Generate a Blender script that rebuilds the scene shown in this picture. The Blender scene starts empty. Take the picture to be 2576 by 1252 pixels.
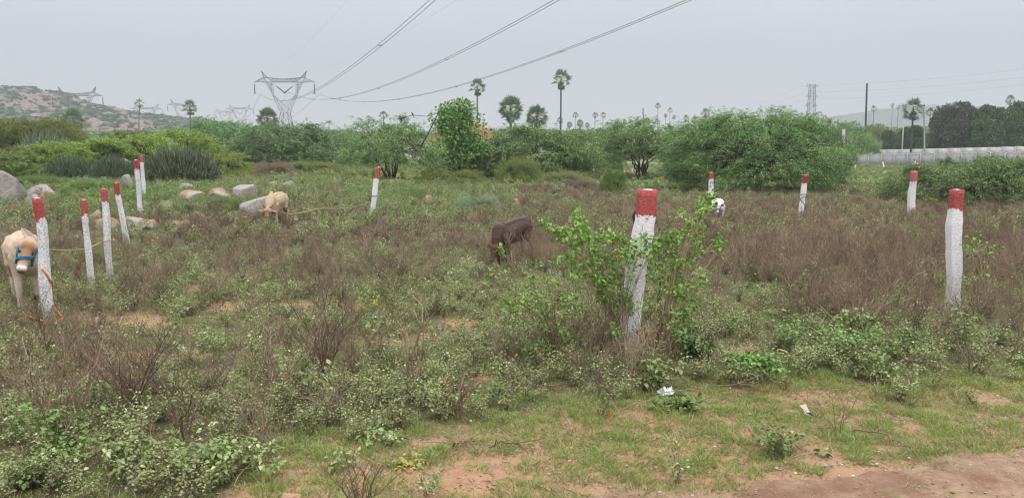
import bpy, math, random
import numpy as np
from mathutils import Vector, Matrix
R = math.radians
rng = np.random.default_rng(7)
scene = bpy.context.scene
C = scene.collection

# ------------------------------------------------------------------ camera
CAM_H = 2.0
PITCH = 6.97
cam = bpy.data.cameras.new('camera'); camo = bpy.data.objects.new('camera', cam); C.objects.link(camo)
camo.location = (0, 0, CAM_H); camo.rotation_euler = (R(90-PITCH), 0, 0)
cam.sensor_width = 36; cam.lens = 27; cam.clip_end = 9000; cam.clip_start = .05
scene.camera = camo
# ------------------------------------------------------------------ overcast sky
world = bpy.data.worlds.new('World'); scene.world = world; world.use_nodes = True
nt = world.node_tree; nt.nodes.clear()
out = nt.nodes.new('ShaderNodeOutputWorld'); bg = nt.nodes.new('ShaderNodeBackground')
sky = nt.nodes.new('ShaderNodeTexSky'); sky.sky_type = 'NISHITA'; sky.sun_disc = False
SUN_EL, SUN_AZ = R(62), R(150)
sky.sun_elevation = SUN_EL; sky.sun_rotation = SUN_AZ
tc = nt.nodes.new('ShaderNodeTexCoord'); sx = nt.nodes.new('ShaderNodeSeparateXYZ')
nt.links.new(tc.outputs['Generated'], sx.inputs[0])
ramp = nt.nodes.new('ShaderNodeValToRGB')
e = ramp.color_ramp.elements
e[0].position = 0.0; e[0].color = (5.7, 5.80, 6.55, 1)
e[1].position = 1.0; e[1].color = (33, 33, 33.2, 1)
m = e.new(.13); m.color = (6.2, 6.25, 7.05, 1)
m = e.new(.35); m.color = (10.5, 10.5, 11.2, 1)
nt.links.new(sx.outputs['Z'], ramp.inputs[0])
mx = nt.nodes.new('ShaderNodeMixRGB'); mx.inputs[0].default_value = .94
nt.links.new(sky.outputs[0], mx.inputs[1]); nt.links.new(ramp.outputs[0], mx.inputs[2])
# soft cloud mottling of the overcast deck
cn = nt.nodes.new('ShaderNodeTexNoise'); cn.inputs['Scale'].default_value = 2.2; cn.inputs['Detail'].default_value = 3
nt.links.new(tc.outputs['Generated'], cn.inputs['Vector'])
mr = nt.nodes.new('ShaderNodeMapRange'); mr.inputs[1].default_value = .3; mr.inputs[2].default_value = .7
mr.inputs[3].default_value = .955; mr.inputs[4].default_value = 1.06
nt.links.new(cn.outputs[0], mr.inputs[0])
vm = nt.nodes.new('ShaderNodeVectorMath'); vm.operation = 'SCALE'
nt.links.new(mx.outputs[0], vm.inputs[0]); nt.links.new(mr.outputs[0], vm.inputs['Scale'])
nt.links.new(vm.outputs[0], bg.inputs[0]); bg.inputs[1].default_value = .1
nt.links.new(bg.outputs[0], out.inputs[0])
sl = bpy.data.lights.new('sun', 'SUN'); so = bpy.data.objects.new('sun', sl); C.objects.link(so)
sl.energy = 1.5; sl.angle = R(20); sl.color = (1, .97, .92)
so.rotation_euler = (R(90)-SUN_EL, 0, R(180)-SUN_AZ)
scene.view_settings.view_transform = 'Standard'; scene.view_settings.look = 'None'
scene.view_settings.exposure = 0.0; scene.view_settings.gamma = 1
scene.cycles.use_denoising = True; scene.cycles.use_adaptive_sampling = False; scene.cycles.pixel_filter_type = 'BLACKMAN_HARRIS'; scene.cycles.filter_width = 1.15
scene.cycles.max_bounces = 6; scene.cycles.diffuse_bounces = 2; scene.cycles.transparent_max_bounces = 8
scene.cycles.volume_bounces = 1; scene.cycles.caustics_reflective = False; scene.cycles.caustics_refractive = False

# ------------------------------------------------------------------ picture <-> place
F = 1932.0
cp, sp = math.cos(R(PITCH)), math.sin(R(PITCH))
def ray(px, py, Y):
    X = (px-1288)/F; U = -(py-626)/F
    k = Y/(cp+U*sp)
    return Vector((X*k, Y, CAM_H+(U*cp-sp)*k))
def proj(x, y, z=0):
    d = y*cp-(z-CAM_H)*sp; u = (z-CAM_H)*cp+y*sp
    return 1288+F*x/d, 626-F*u/d
def sstep(a, b, x):
    t = np.clip((x-a)/(b-a), 0, 1); return t*t*(3-2*t)
def vnoise(x, y, s, seed=0):
    x = np.asarray(x, float)*s+seed*17.31; y = np.asarray(y, float)*s+seed*9.77
    xi = np.floor(x); yi = np.floor(y); fx = x-xi; fy = y-yi
    fx = fx*fx*(3-2*fx); fy = fy*fy*(3-2*fy)
    def h(a, b):
        v = np.sin(a*127.1+b*311.7+seed*74.7)*43758.5453; return v-np.floor(v)
    return (h(xi, yi)*(1-fx)+h(xi+1, yi)*fx)*(1-fy)+(h(xi, yi+1)*(1-fx)+h(xi+1, yi+1)*fx)*fy
def T(x, y):
    x = np.asarray(x, float); y = np.asarray(y, float)
    r = y
    z = .5*sstep(13, 30, y)*sstep(-3, -11, x)*sstep(140, 80, y)
    z = z-.10*sstep(14, 26, y)*sstep(3, 9, x)*sstep(140, 80, y)
    far = np.where(r > 148, .045*(np.minimum(r, 400)-148), 0)+np.where(r > 400, .03*(r-400), 0)
    z = z+far*1.0
    z = z+.05*(vnoise(x, y, .35, 1)-.5)*sstep(2, 8, np.hypot(x, y))+.03*(vnoise(x, y, 1.1, 2)-.5)
    z = z+sstep(150, 500, r)*6*(vnoise(x, y, .006, 3)-.5)
    return z
def G(px, py):
    X = (px-1288)/F; U = -(py-626)/F
    dy = cp+U*sp; dz = U*cp-sp
    k = 1.0; lo = .5; zt = 0
    Y = 1.0
    while Y < 3000:
        k = Y/dy
        if CAM_H+dz*k < T(X*k, Y): break
        Y *= 1.01
    a, b = Y/1.01, Y
    for _ in range(12):
        Y = (a+b)/2; k = Y/dy
        if CAM_H+dz*k < T(X*k, Y): b = Y
        else: a = Y
    return Vector((X*k, Y, float(T(X*k, Y))))
def at(px, Y):      # ground point in picture column px at distance Y
    x = (px-1288)/F*Y
    return Vector((x, Y, float(T(x, Y))))

# ------------------------------------------------------------------ materials
def newmat(name):
    m = bpy.data.materials.new(name); m.use_nodes = True; n = m.node_tree
    n.nodes.clear()
    o = n.nodes.new('ShaderNodeOutputMaterial'); return m, n, o
def L(n, a, b): n.links.new(a, b)
def mixc(n, fac, a, b, blend='MIX'):
    x = n.nodes.new('ShaderNodeMix'); x.data_type = 'RGBA'; x.blend_type = blend
    for i, v in ((0, fac), (6, a), (7, b)):
        if hasattr(v, 'is_output'): L(n, v, x.inputs[i])
        elif i == 0: x.inputs[0].default_value = v
        else: x.inputs[i].default_value = (*v, 1)
    return x.outputs[2]
def ramp1(n, src, lo, hi, a=0, b=1):
    x = n.nodes.new('ShaderNodeMapRange'); L(n, src, x.inputs[0])
    x.inputs[1].default_value = lo; x.inputs[2].default_value = hi; x.inputs[3].default_value = a; x.inputs[4].default_value = b
    return x.outputs[0]
def noise(n, scale, detail=3, vec=None, rough=.55):
    x = n.nodes.new('ShaderNodeTexNoise'); x.inputs['Scale'].default_value = scale; x.inputs['Detail'].default_value = detail
    x.inputs['Roughness'].default_value = rough
    if vec is None:
        t = n.nodes.new('ShaderNodeTexCoord'); vec = t.outputs['Object']
    L(n, vec, x.inputs['Vector']); return x.outputs[0]
def princ(n, o, col, rough=.8, bump=None, bstr=.3, bdist=.01, metal=0, spec=.3):
    p = n.nodes.new('ShaderNodeBsdfPrincipled')
    if hasattr(col, 'is_output'): L(n, col, p.inputs['Base Color'])
    else: p.inputs['Base Color'].default_value = (*col, 1)
    p.inputs['Roughness'].default_value = rough; p.inputs['Metallic'].default_value = metal
    p.inputs['Specular IOR Level'].default_value = spec
    if bump is not None:
        b = n.nodes.new('ShaderNodeBump'); b.inputs['Strength'].default_value = bstr; b.inputs['Distance'].default_value = bdist
        L(n, bump, b.inputs['Height']); L(n, b.outputs[0], p.inputs['Normal'])
    L(n, p.outputs[0], o.inputs[0]); return p
def simple(name, c1, c2=None, scale=8, rough=.85, bstr=.3, bdist=.01, metal=0):
    m, n, o = newmat(name)
    f = noise(n, scale)
    col = mixc(n, ramp1(n, f, .35, .65), c1, c2 or tuple(v*.75 for v in c1))
    princ(n, o, col, rough, noise(n, scale*4), bstr, bdist, metal); return m
def leafmat(name, c1, c2, c3=None, trans=.13, rough=.6, var=.2):
    m, n, o = newmat(name)
    g = n.nodes.new('ShaderNodeNewGeometry'); oi = n.nodes.new('ShaderNodeObjectInfo')
    col = mixc(n, g.outputs['Random Per Island'], c1, c2)
    if c3: col = mixc(n, ramp1(n, g.outputs['Random Per Island'], .9, .93), col, c3)
    hv = n.nodes.new('ShaderNodeHueSaturation'); L(n, col, hv.inputs['Color'])
    L(n, ramp1(n, oi.outputs['Random'], 0, 1, 1-var, 1+var), hv.inputs['Value'])
    L(n, ramp1(n, oi.outputs['Random'], 0, 1, .485, .512), hv.inputs['Hue'])
    p = n.nodes.new('ShaderNodeBsdfPrincipled'); L(n, hv.outputs[0], p.inputs['Base Color'])
    p.inputs['Roughness'].default_value = rough; p.inputs['Specular IOR Level'].default_value = .3
    t = n.nodes.new('ShaderNodeBsdfTranslucent'); L(n, hv.outputs[0], t.inputs['Color'])
    ms = n.nodes.new('ShaderNodeMixShader'); ms.inputs[0].default_value = trans
    L(n, p.outputs[0], ms.inputs[1]); L(n, t.outputs[0], ms.inputs[2]); L(n, ms.outputs[0], o.inputs[0])
    return m
M = {}
M['sage'] = leafmat('sage leaves', (.15, .20, .07), (.31, .36, .145), (.46, .48, .25))
M['green'] = leafmat('fresh green leaves', (.12, .22, .055), (.20, .31, .09))
M['lantana'] = leafmat('bright lantana leaves', (.13, .27, .05), (.26, .44, .095))
M['yellow'] = leafmat('yellowing leaves', (.50, .42, .07), (.35, .38, .10))
M['darkleaf'] = leafmat('dark leaves', (.05, .12, .04), (.10, .19, .06))
M['grass'] = leafmat('short grass', (.18, .27, .065), (.33, .39, .12), (.48, .42, .22), .35); M['thatch'] = leafmat('dry straw thatch', (.26, .21, .12), (.40, .34, .20), None, .2)
M['dgrass'] = leafmat('dry meadow grass', (.20, .25, .085), (.34, .35, .14), (.45, .40, .22), .35)
M['twig'] = leafmat('dry purple brown twigs', (.15, .095, .07), (.27, .185, .13), (.40, .31, .22), 0, .85, .38)
M['stem'] = leafmat('pale stems', (.28, .21, .13), (.38, .30, .19), None, 0, .8)
M['mesq'] = leafmat('mesquite foliage', (.14, .235, .085), (.28, .41, .15))
M['mesql'] = leafmat('light green mesquite foliage', (.19, .28, .085), (.36, .47, .165))
M['mesqy'] = leafmat('yellow green acacia foliage', (.18, .25, .05), (.33, .41, .09))
M['mesqo'] = leafmat('olive acacia foliage', (.15, .20, .055), (.26, .31, .085))
M['mesqb'] = leafmat('blue green mesquite foliage', (.135, .23, .095), (.24, .365, .155))
M['brightree'] = leafmat('bright tree foliage', (.10, .20, .045), (.20, .34, .08))
M['darktree'] = leafmat('dark tree foliage', (.03, .075, .025), (.12, .21, .05))
M['browntree'] = leafmat('brownish tree foliage', (.05, .07, .035), (.10, .115, .06))
M['palm'] = leafmat('palm fan leaves', (.10, .17, .09), (.20, .27, .15), (.26, .22, .14), .15)
M['palmdead'] = leafmat('dead palm fans', (.17, .13, .09), (.12, .11, .08), None, .1)
M['brush'] = leafmat('dry brush', (.26, .2, .14), (.36, .3, .2), None, .1)
M['bluebush'] = leafmat('blue grey green leaves', (.19, .28, .15), (.30, .39, .24))
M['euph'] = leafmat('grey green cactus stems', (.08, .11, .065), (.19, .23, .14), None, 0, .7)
M['euph_shade'] = leafmat('cactus stems with painted shade', (.055, .08, .045), (.12, .155, .085), None, 0, .7)  # darker copy of the cactus colour, painting in shade below the acacias
M['bark'] = simple('dark bark', (.05, .038, .03), (.09, .07, .055), 12)
M['palmbark'] = simple('palm bark', (.045, .045, .05), (.08, .075, .075), 6)
M['steel'] = simple('galvanised steel', (.18, .185, .2), (.24, .245, .26), 2, .6, 0, metal=.2)
M['wire'] = simple('aluminium wire', (.12, .12, .135), (.14, .14, .15), 2, .5, 0)
M['insul'] = simple('dark insulator', (.07, .07, .09), (.09, .09, .1), 4, .4, 0)
M['concrete'] = simple('concrete', (.42, .42, .41), (.33, .32, .31), 3)
M['wallpan'] = simple('grey wall slab', (.31, .31, .335), (.26, .26, .28), .8)
M['wallpost'] = simple('pale wall post', (.42, .42, .42), (.34, .34, .34), 1.5)
M['wallwhite'] = simple('whitewashed slab', (.50, .50, .49), (.40, .40, .40), 1.0)
M['hay'] = simple('straw coloured heap', (.36, .22, .12), (.25, .16, .09), 1.2, .95, .8, .1)
M['tan'] = simple('tan rope', (.42, .30, .18), (.33, .23, .14), 60)
M['orange'] = simple('orange rope', (.60, .22, .06), (.45, .16, .05), 60)
M['blue'] = simple('blue rope', (.03, .22, .42), (.02, .14, .27), 60)
M['teal'] = simple('faded teal rope', (.10, .17, .20), (.07, .12, .15), 60)
M['wirewrap'] = simple('dark wire', (.05, .05, .055), (.04, .04, .04), 10)
M['black'] = simple('black', (.012, .011, .012), (.02, .018, .018), 20, .35)
M['horn'] = simple('horn', (.12, .085, .06), (.2, .15, .1), 15, .5)
M['ink'] = simple('black paint lettering', (.03, .025, .03), (.05, .04, .05), 20)
M['redpaint'] = simple('red paint mark', (.55, .07, .03), (.4, .05, .03), 20)
M['plastic'] = simple('white plastic bag', (.72, .74, .76), (.55, .6, .66), 20, .35, .5)
M['paper'] = simple('torn pale wrapper', (.72, .60, .55), (.62, .50, .44), 12, .6)
M['bluepl'] = simple('blue plastic', (.02, .12, .7), (.02, .1, .5), 20, .3)
M['navy'] = simple('navy print', (.03, .03, .12), (.04, .04, .15), 10, .5)
M['fly'] = simple('orange butterfly wing', (.75, .25, .04), (.65, .18, .03), 30)
M['white'] = simple('white', (.8, .8, .8), (.7, .7, .7), 30)
M['soilheap'] = simple('bare soil heap', (.36, .22, .14), (.28, .17, .11), 2, .95, .6, .05)

def rockmat(name, c1, c2, c3, w):
    m, n, o = newmat(name)
    a = noise(n, 1.6, 5); b = noise(n, 9, 5, rough=.7); c = noise(n, 40, 3)
    col = mixc(n, ramp1(n, b, .35, .65), c1, c2)
    col = mixc(n, ramp1(n, a, w, w+.06), col, c3)
    col = mixc(n, ramp1(n, c, .55, .75, 0, .4), col, (.12, .1, .09))
    princ(n, o, col, .95, b, 1.0, .07); return m
M['rockgrey'] = rockmat('grey granite', (.37, .34, .325), (.27, .25, .24), (.40, .27, .19), .62)
M['rockorange'] = rockmat('orange granite', (.38, .24, .16), (.29, .18, .125), (.38, .34, .31), .50)
M['rockmix'] = rockmat('mixed granite', (.37, .33, .31), (.28, .245, .23), (.40, .26, .18), .55)

def postmat():
    m, n, o = newmat('whitewashed granite with red top')
    at_ = n.nodes.new('ShaderNodeAttribute'); at_.attribute_name = 'rt'
    ah = n.nodes.new('ShaderNodeAttribute'); ah.attribute_name = 'hh'
    oi = n.nodes.new('ShaderNodeObjectInfo'); t = n.nodes.new('ShaderNodeTexCoord')
    ad = n.nodes.new('ShaderNodeVectorMath'); ad.operation = 'ADD'
    L(n, t.outputs['Object'], ad.inputs[0]); L(n, oi.outputs['Location'], ad.inputs[1]); v = ad.outputs[0]
    big = noise(n, 18, 4, v); fine = noise(n, 55, 4, v, .7); mid = noise(n, 30, 4, v, .7)
    s = n.nodes.new('ShaderNodeMath'); s.operation = 'ADD'; L(n, at_.outputs['Fac'], s.inputs[0]); L(n, ramp1(n, big, .2, .8, -.06, .06), s.inputs[1])
    f = ramp1(n, s.outputs[0], -.004, .004)
    aw = n.nodes.new('ShaderNodeAttribute'); aw.attribute_name = 'wear'
    mp = n.nodes.new('ShaderNodeMapping'); L(n, v, mp.inputs[0]); mp.inputs['Scale'].default_value = (1, 1, 2.2); ridge = noise(n, 26, 4, mp.outputs[0], .65)
    sk = n.nodes.new('ShaderNodeMath'); sk.operation = 'MULTIPLY'; L(n, ramp1(n, fine, .42, .54, 1, 0), sk.inputs[0]); L(n, aw.outputs['Fac'], sk.inputs[1])
    wh = mixc(n, sk.outputs[0], (.78, .78, .80), (.27, .24, .25))
    wh = mixc(n, ramp1(n, mid, .60, .70, 0, .5), wh, (.36, .30, .27))
    wh = mixc(n, ramp1(n, ridge, .32, .42, .5, 0), wh, (.40, .37, .37))
    # worn and soil splashed toward the foot
    s2 = n.nodes.new('ShaderNodeMath'); s2.operation = 'ADD'; L(n, ah.outputs['Fac'], s2.inputs[0]); L(n, ramp1(n, big, .3, .7, -.15, .15), s2.inputs[1])
    wh = mixc(n, ramp1(n, s2.outputs[0], .0, .30, .6, 0), wh, (.34, .27, .22))
    rd = mixc(n, ramp1(n, fine, .35, .62), (.30, .035, .038), (.51, .085, .08))
    rd = mixc(n, ramp1(n, mid, .58, .66, 0, .75), rd, (.33, .22, .25))
    hr = n.nodes.new('ShaderNodeHueSaturation'); L(n, rd, hr.inputs['Color']); L(n, ramp1(n, oi.outputs['Random'], 0, 1, .75, 1.1), hr.inputs['Value']); L(n, ramp1(n, oi.outputs['Random'], 0, 1, 1.0, .86), hr.inputs['Saturation']); rd = hr.outputs[0]
    col = mixc(n, f, rd, wh)
    princ(n, o, col, .8, ridge, .7, .022); return m
M['post'] = postmat()
def coatmat(name):
    m, n, o = newmat(name)
    a = n.nodes.new('ShaderNodeAttribute'); a.attribute_name = 'coat'
    f = noise(n, 14, 4)
    col = mixc(n, ramp1(n, f, .3, .7, 0, .25), a.outputs['Color'], (.35, .27, .2), 'MULTIPLY')
    princ(n, o, col, .75, noise(n, 90, 3), .25, .004); return m
M['coat'] = coatmat('short cattle coat')

def groundmat():
    m, n, o = newmat('red soil with litter and painted shade')
    a = n.nodes.new('ShaderNodeAttribute'); a.attribute_name = 'cover'
    g = n.nodes.new('ShaderNodeNewGeometry'); v = g.outputs['Position']
    n1 = noise(n, 1.3, 6, v, .65); n2 = noise(n, 14, 5, v, .7); n3 = noise(n, 60, 3, v, .7); n4 = noise(n, .02, 4, v)
    soil = mixc(n, ramp1(n, n2, .35, .65), (.27, .14, .075), (.37, .22, .135))
    soil = mixc(n, ramp1(n, n1, .4, .6), soil, (.33, .20, .13))
    soil = mixc(n, ramp1(n, n3, .58, .68, 0, .7), soil, (.20, .12, .085))
    litter_shade = mixc(n, ramp1(n, n2, .4, .6), (.06, .06, .03), (.11, .085, .05))  # litter colour, darkened to paint shade into the gaps between plants
    green = mixc(n, ramp1(n, n3, .4, .6), (.17, .24, .08), (.24, .29, .12))
    far = mixc(n, ramp1(n, n4, .4, .6), (.16, .20, .10), (.27, .24, .16))
    s = n.nodes.new('ShaderNodeSeparateColor'); L(n, a.outputs['Color'], s.inputs[0])
    mx_ = n.nodes.new('ShaderNodeMath'); mx_.operation = 'ADD'; L(n, s.outputs[0], mx_.inputs[0]); L(n, ramp1(n, n2, .3, .7, -.25, .25), mx_.inputs[1])
    col = mixc(n, ramp1(n, mx_.outputs[0], .3, .7), soil, litter_shade)
    col = mixc(n, s.outputs[1], col, green); col = mixc(n, s.outputs[2], col, far)
    princ(n, o, col, .97, n3, .8, .012); return m
M['ground'] = groundmat()
def roadmat():
    m, n, o = newmat('red dirt track')
    g = n.nodes.new('ShaderNodeNewGeometry'); v = g.outputs['Position']
    n1 = noise(n, 1.7, 6, v, .65); n2 = noise(n, 18, 5, v, .7)
    vo = n.nodes.new('ShaderNodeTexVoronoi'); vo.inputs['Scale'].default_value = 38; L(n, v, vo.inputs['Vector'])
    col = mixc(n, ramp1(n, n2, .35, .65), (.21, .135, .085), (.31, .215, .145))
    col = mixc(n, ramp1(n, n1, .46, .60), col, (.17, .095, .06))
    col = mixc(n, ramp1(n, vo.outputs['Distance'], .08, .2, .6, 0), col, (.46, .36, .30))
    princ(n, o, col, .97, n2, .9, .02); return m
M['road'] = roadmat()
def hillmat(name, rock1, rock2, g1, g2, sc):
    m, n, o = newmat(name)
    g = n.nodes.new('ShaderNodeNewGeometry'); v = g.outputs['Position']
    a = n.nodes.new('ShaderNodeAttribute'); a.attribute_name = 'rock'
    n1 = noise(n, sc*4, 5, v, .65); n2 = noise(n, sc*12, 4, v)
    rock = mixc(n, ramp1(n, n2, .35, .65), rock1, rock2); gr = mixc(n, ramp1(n, n1, .4, .6), g1, g2)
    s = n.nodes.new('ShaderNodeMath'); s.operation = 'ADD'; L(n, a.outputs['Fac'], s.inputs[0]); L(n, ramp1(n, n1, .3, .7, -.3, .3), s.inputs[1])
    princ(n, o, mixc(n, ramp1(n, s.outputs[0], .46, .56), gr, rock), .95, n2, .6, 1.0); return m
M['hill'] = hillmat('rocky scrub hillside', (.22, .16, .14), (.15, .115, .105), (.05, .072, .042), (.08, .095, .055), .03)
M['farhill'] = hillmat('far hillside', (.12, .12, .11), (.10, .10, .095), (.06, .085, .07), (.085, .10, .08), .006)

# ------------------------------------------------------------------ mesh helpers
def nrm(v): return v/np.maximum(np.linalg.norm(v, axis=-1, keepdims=True), 1e-9)
class Geo:
    def __init__(s): s.V = []; s.Fs = []; s.n = 0
    def add(s, V, Fa, m=0):
        V = np.asarray(V, float).reshape(-1, 3); Fa = np.asarray(Fa, int)
        s.V.append(V); s.Fs.append((Fa+s.n, m)); s.n += len(V)
    def prisms(s, P0, P1, r0, r1, n=3, m=0, cap=False):
        P0 = np.asarray(P0, float).reshape(-1, 3); P1 = np.asarray(P1, float).reshape(-1, 3); k = len(P0)
        r0 = np.broadcast_to(np.asarray(r0, float), (k,)); r1 = np.broadcast_to(np.asarray(r1, float), (k,))
        d = nrm(P1-P0); ref = np.where(np.abs(d[:, 2:3]) > .9, np.array([[1., 0, 0]]), np.array([[0, 0, 1.]]))
        a = nrm(np.cross(d, ref)); b = np.cross(d, a)
        th = np.arange(n)*2*np.pi/n+np.pi/4
        ring = a[:, None]*np.cos(th)[None, :, None]+b[:, None]*np.sin(th)[None, :, None]
        V = np.concatenate([P0[:, None]+ring*r0[:, None, None], P1[:, None]+ring*r1[:, None, None]], 1)
        i = np.arange(n); j = (i+1) % n
        f = np.stack([i, j, j+n, i+n], 1)
        s.add(V, (np.arange(k)[:, None, None]*2*n+f).reshape(-1, 4), m)
    def tube(s, pts, rs, n=6, m=0, close=True):
        pts = np.asarray(pts, float); k = len(pts); rs = np.broadcast_to(np.asarray(rs, float), (k,))
        d = nrm(np.gradient(pts, axis=0)); ref = np.array([0, 0, 1.]) if abs(d[0, 2]) < .9 else np.array([1., 0, 0])
        a = np.cross(d[0], ref); a /= np.linalg.norm(a); V = []
        th = np.arange(n)*2*np.pi/n
        for i in range(k):
            a = a-d[i]*np.dot(a, d[i]); a /= np.linalg.norm(a)+1e-9; b = np.cross(d[i], a)
            V.append(pts[i]+rs[i]*(np.cos(th)[:, None]*a+np.sin(th)[:, None]*b))
        V = np.concatenate(V); i = np.arange(n); j = (i+1) % n
        f = np.concatenate([np.stack([i+q*n, j+q*n, j+(q+1)*n, i+(q+1)*n], 1) for q in range(k-1)])
        base = s.n; s.add(V, f, m)
        if close:
            c = np.array([pts[0], pts[-1]]); s.V.append(c)
            t0 = np.stack([j, i, np.full(n, k*n)], 1); t1 = np.stack([i+(k-1)*n, j+(k-1)*n, np.full(n, k*n+1)], 1)
            s.Fs.append((np.concatenate([t0, t1])+base, m)); s.n += 2
    def leaves(s, P, D, N, Ln, W, m=0, fold=.12, mid=.45):
        P = np.asarray(P, float); D = nrm(D); S = nrm(np.cross(D, N)); U = np.cross(S, D); k = len(P)
        Ln = np.broadcast_to(Ln, (k,))[:, None]; W = np.broadcast_to(W, (k,))[:, None]
        b = P; t = P+D*Ln-U*Ln*fold; c = P+D*Ln*mid+U*Ln*fold*.3
        V = np.stack([b, c+S*W/2, t, c-S*W/2], 1)
        s.add(V, np.arange(k*4).reshape(-1, 4), m)
    def box(s, c, h, m=0, rz=0):
        c = np.array(c, float); h = np.array(h, float)
        v = np.array([[x, y, z] for x in (-1, 1) for y in (-1, 1) for z in (-1, 1)], float)*h
        if rz: cc, ss = math.cos(rz), math.sin(rz); v = np.stack([v[:, 0]*cc-v[:, 1]*ss, v[:, 0]*ss+v[:, 1]*cc, v[:, 2]], 1)
        s.add(v+c, [[0, 1, 3, 2], [4, 6, 7, 5], [0, 4, 5, 1], [2, 3, 7, 6], [0, 2, 6, 4], [1, 5, 7, 3]], m)
    def mesh(s, name, mats, smooth=False, attrs=None):
        me = bpy.data.meshes.new(name); V = np.concatenate(s.V)
        me.vertices.add(len(V)); me.vertices.foreach_set('co', V.astype(np.float32).ravel())
        li = np.concatenate([f.ravel() for f, m in s.Fs]); lt = np.concatenate([np.full(len(f), f.shape[1]) for f, m in s.Fs])
        mi = np.concatenate([np.full(len(f), m) for f, m in s.Fs])
        me.loops.add(len(li)); me.loops.foreach_set('vertex_index', li.astype(np.int32))
        me.polygons.add(len(lt)); ls = np.concatenate([[0], np.cumsum(lt)[:-1]])
        me.polygons.foreach_set('loop_start', ls.astype(np.int32)); me.polygons.foreach_set('loop_total', lt.astype(np.int32))
        me.polygons.foreach_set('material_index', mi.astype(np.int32))
        if smooth: me.polygons.foreach_set('use_smooth', np.ones(len(lt), bool))
        for x in mats: me.materials.append(x)
        me.update(calc_edges=True); me.validate(); return me
def link(name, me, parent=None, loc=None):
    o = bpy.data.objects.new(name, me); C.objects.link(o)
    if loc is not None: o.location = loc
    if parent: o.parent = parent
    return o
def empty(name, loc, label, cat, group=None, rz=0):
    o = bpy.data.objects.new(name, None); C.objects.link(o); o.location = loc; o.rotation_euler = (0, 0, rz)
    o.empty_display_size = .2; return tag(o, label, cat, group)
def tag(o, label, cat, group=None):
    o['label'] = label; o['category'] = cat
    if group: o['group'] = group
    return o
def sub(o, kind, label=None):
    o['kind'] = kind
    if label: o['label'] = label
    return o
def copytree(root, loc, label, rz=0, scale=1, group=None, mats=None):
    r = root.copy(); C.objects.link(r); r.location = loc; r.rotation_euler = (0, 0, rz); r['label'] = label
    r.scale = scale if hasattr(scale, '__len__') else (scale,)*3
    if group: r['group'] = group
    for ch in list(root.children):
        c = ch.copy(); C.objects.link(c); c.parent = r
        if mats and ch.name.split('.')[0] in mats:
            key = ch.data.name+mats[ch.name.split('.')[0]]
            me = bpy.data.meshes.get(key)
            if me is None:
                me = ch.data.copy(); me.name = key; me.materials.clear(); me.materials.append(M[mats[ch.name.split('.')[0]]])
            c.data = me
        for g in ch.children:
            d = g.copy(); C.objects.link(d); d.parent = c
    return r

# ------------------------------------------------------------------ picture zones of the field
def gs(u, v, lst):
    r = 0
    for a in lst: r = r+(a[4] if len(a) > 4 else 1)*np.exp(-((u-a[0])/a[2])**2-((v-a[1])/a[3])**2)
    return r
BARE = [(370, 805, 75, 26), (230, 800, 60, 18), (570, 770, 60, 16), (480, 725, 45, 12), (740, 765, 60, 12), (900, 765, 70, 13),
        (1155, 815, 75, 20, .9), (950, 862, 100, 18, .85), (1090, 850, 60, 12, .7), (320, 890, 80, 18), (500, 890, 60, 14), (1230, 960, 60, 12),
        (1870, 892, 75, 26), (2470, 1000, 110, 20, .8), (2150, 1050, 60, 9, .7), (700, 1245, 130, 12, .7), (1050, 1215, 60, 10), (1800, 1150, 120, 10, .7),
        (1750, 1205, 120, 14, .8), (2300, 1080, 70, 8, .7), (1980, 1215, 120, 12), (1250, 1170, 60, 9, .4), (550, 1030, 40, 12, .6)]
BROWN = [(190, 940, 230, 110, 1.1), (780, 850, 110, 130, .9), (600, 610, 190, 55, .9), (1000, 640, 200, 60, .5), (1300, 600, 150, 60, .6),
         (1440, 500, 150, 45, 1.1), (2050, 545, 560, 75, 1.2), (1950, 660, 320, 90, .8), (2150, 750, 200, 110, 1.3), (2530, 650, 140, 140, .8),
         (1500, 870, 140, 60, .6), (100, 650, 200, 80, .5)]
BRIGHT = [(300, 525, 330, 38, 1.3), (500, 500, 120, 30, .8), (1000, 500, 260, 28, .8), (1640, 462, 100, 14, .8), (1150, 545, 250, 30, .6),
          (130, 1120, 150, 60, .5), (600, 945, 90, 35, .6), (1900, 900, 140, 40, .5), (2280, 900, 300, 40, .45)]
def edge_v(u): return np.interp(u, [-400, 500, 700, 900, 1200, 1500, 1750, 2000, 2300, 2576, 3000], [1300, 1290, 1130, 1080, 1060, 1010, 965, 950, 960, 935, 930])
def road_edge_y(x):   # far edge of the track in metres
    return np.interp(x, [-6, -2, .3, .6, 1.2, 2.0, 2.8, 3.4, 4.5, 7], [3.4, 3.85, 4.15, 4.33, 4.50, 4.65, 4.86, 5.12, 5.6, 6.6])
BAREW = [(a[0], a[1]+12, a[2]*1.0, a[3]*1.3) + tuple(a[4:]) for a in BARE]
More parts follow.
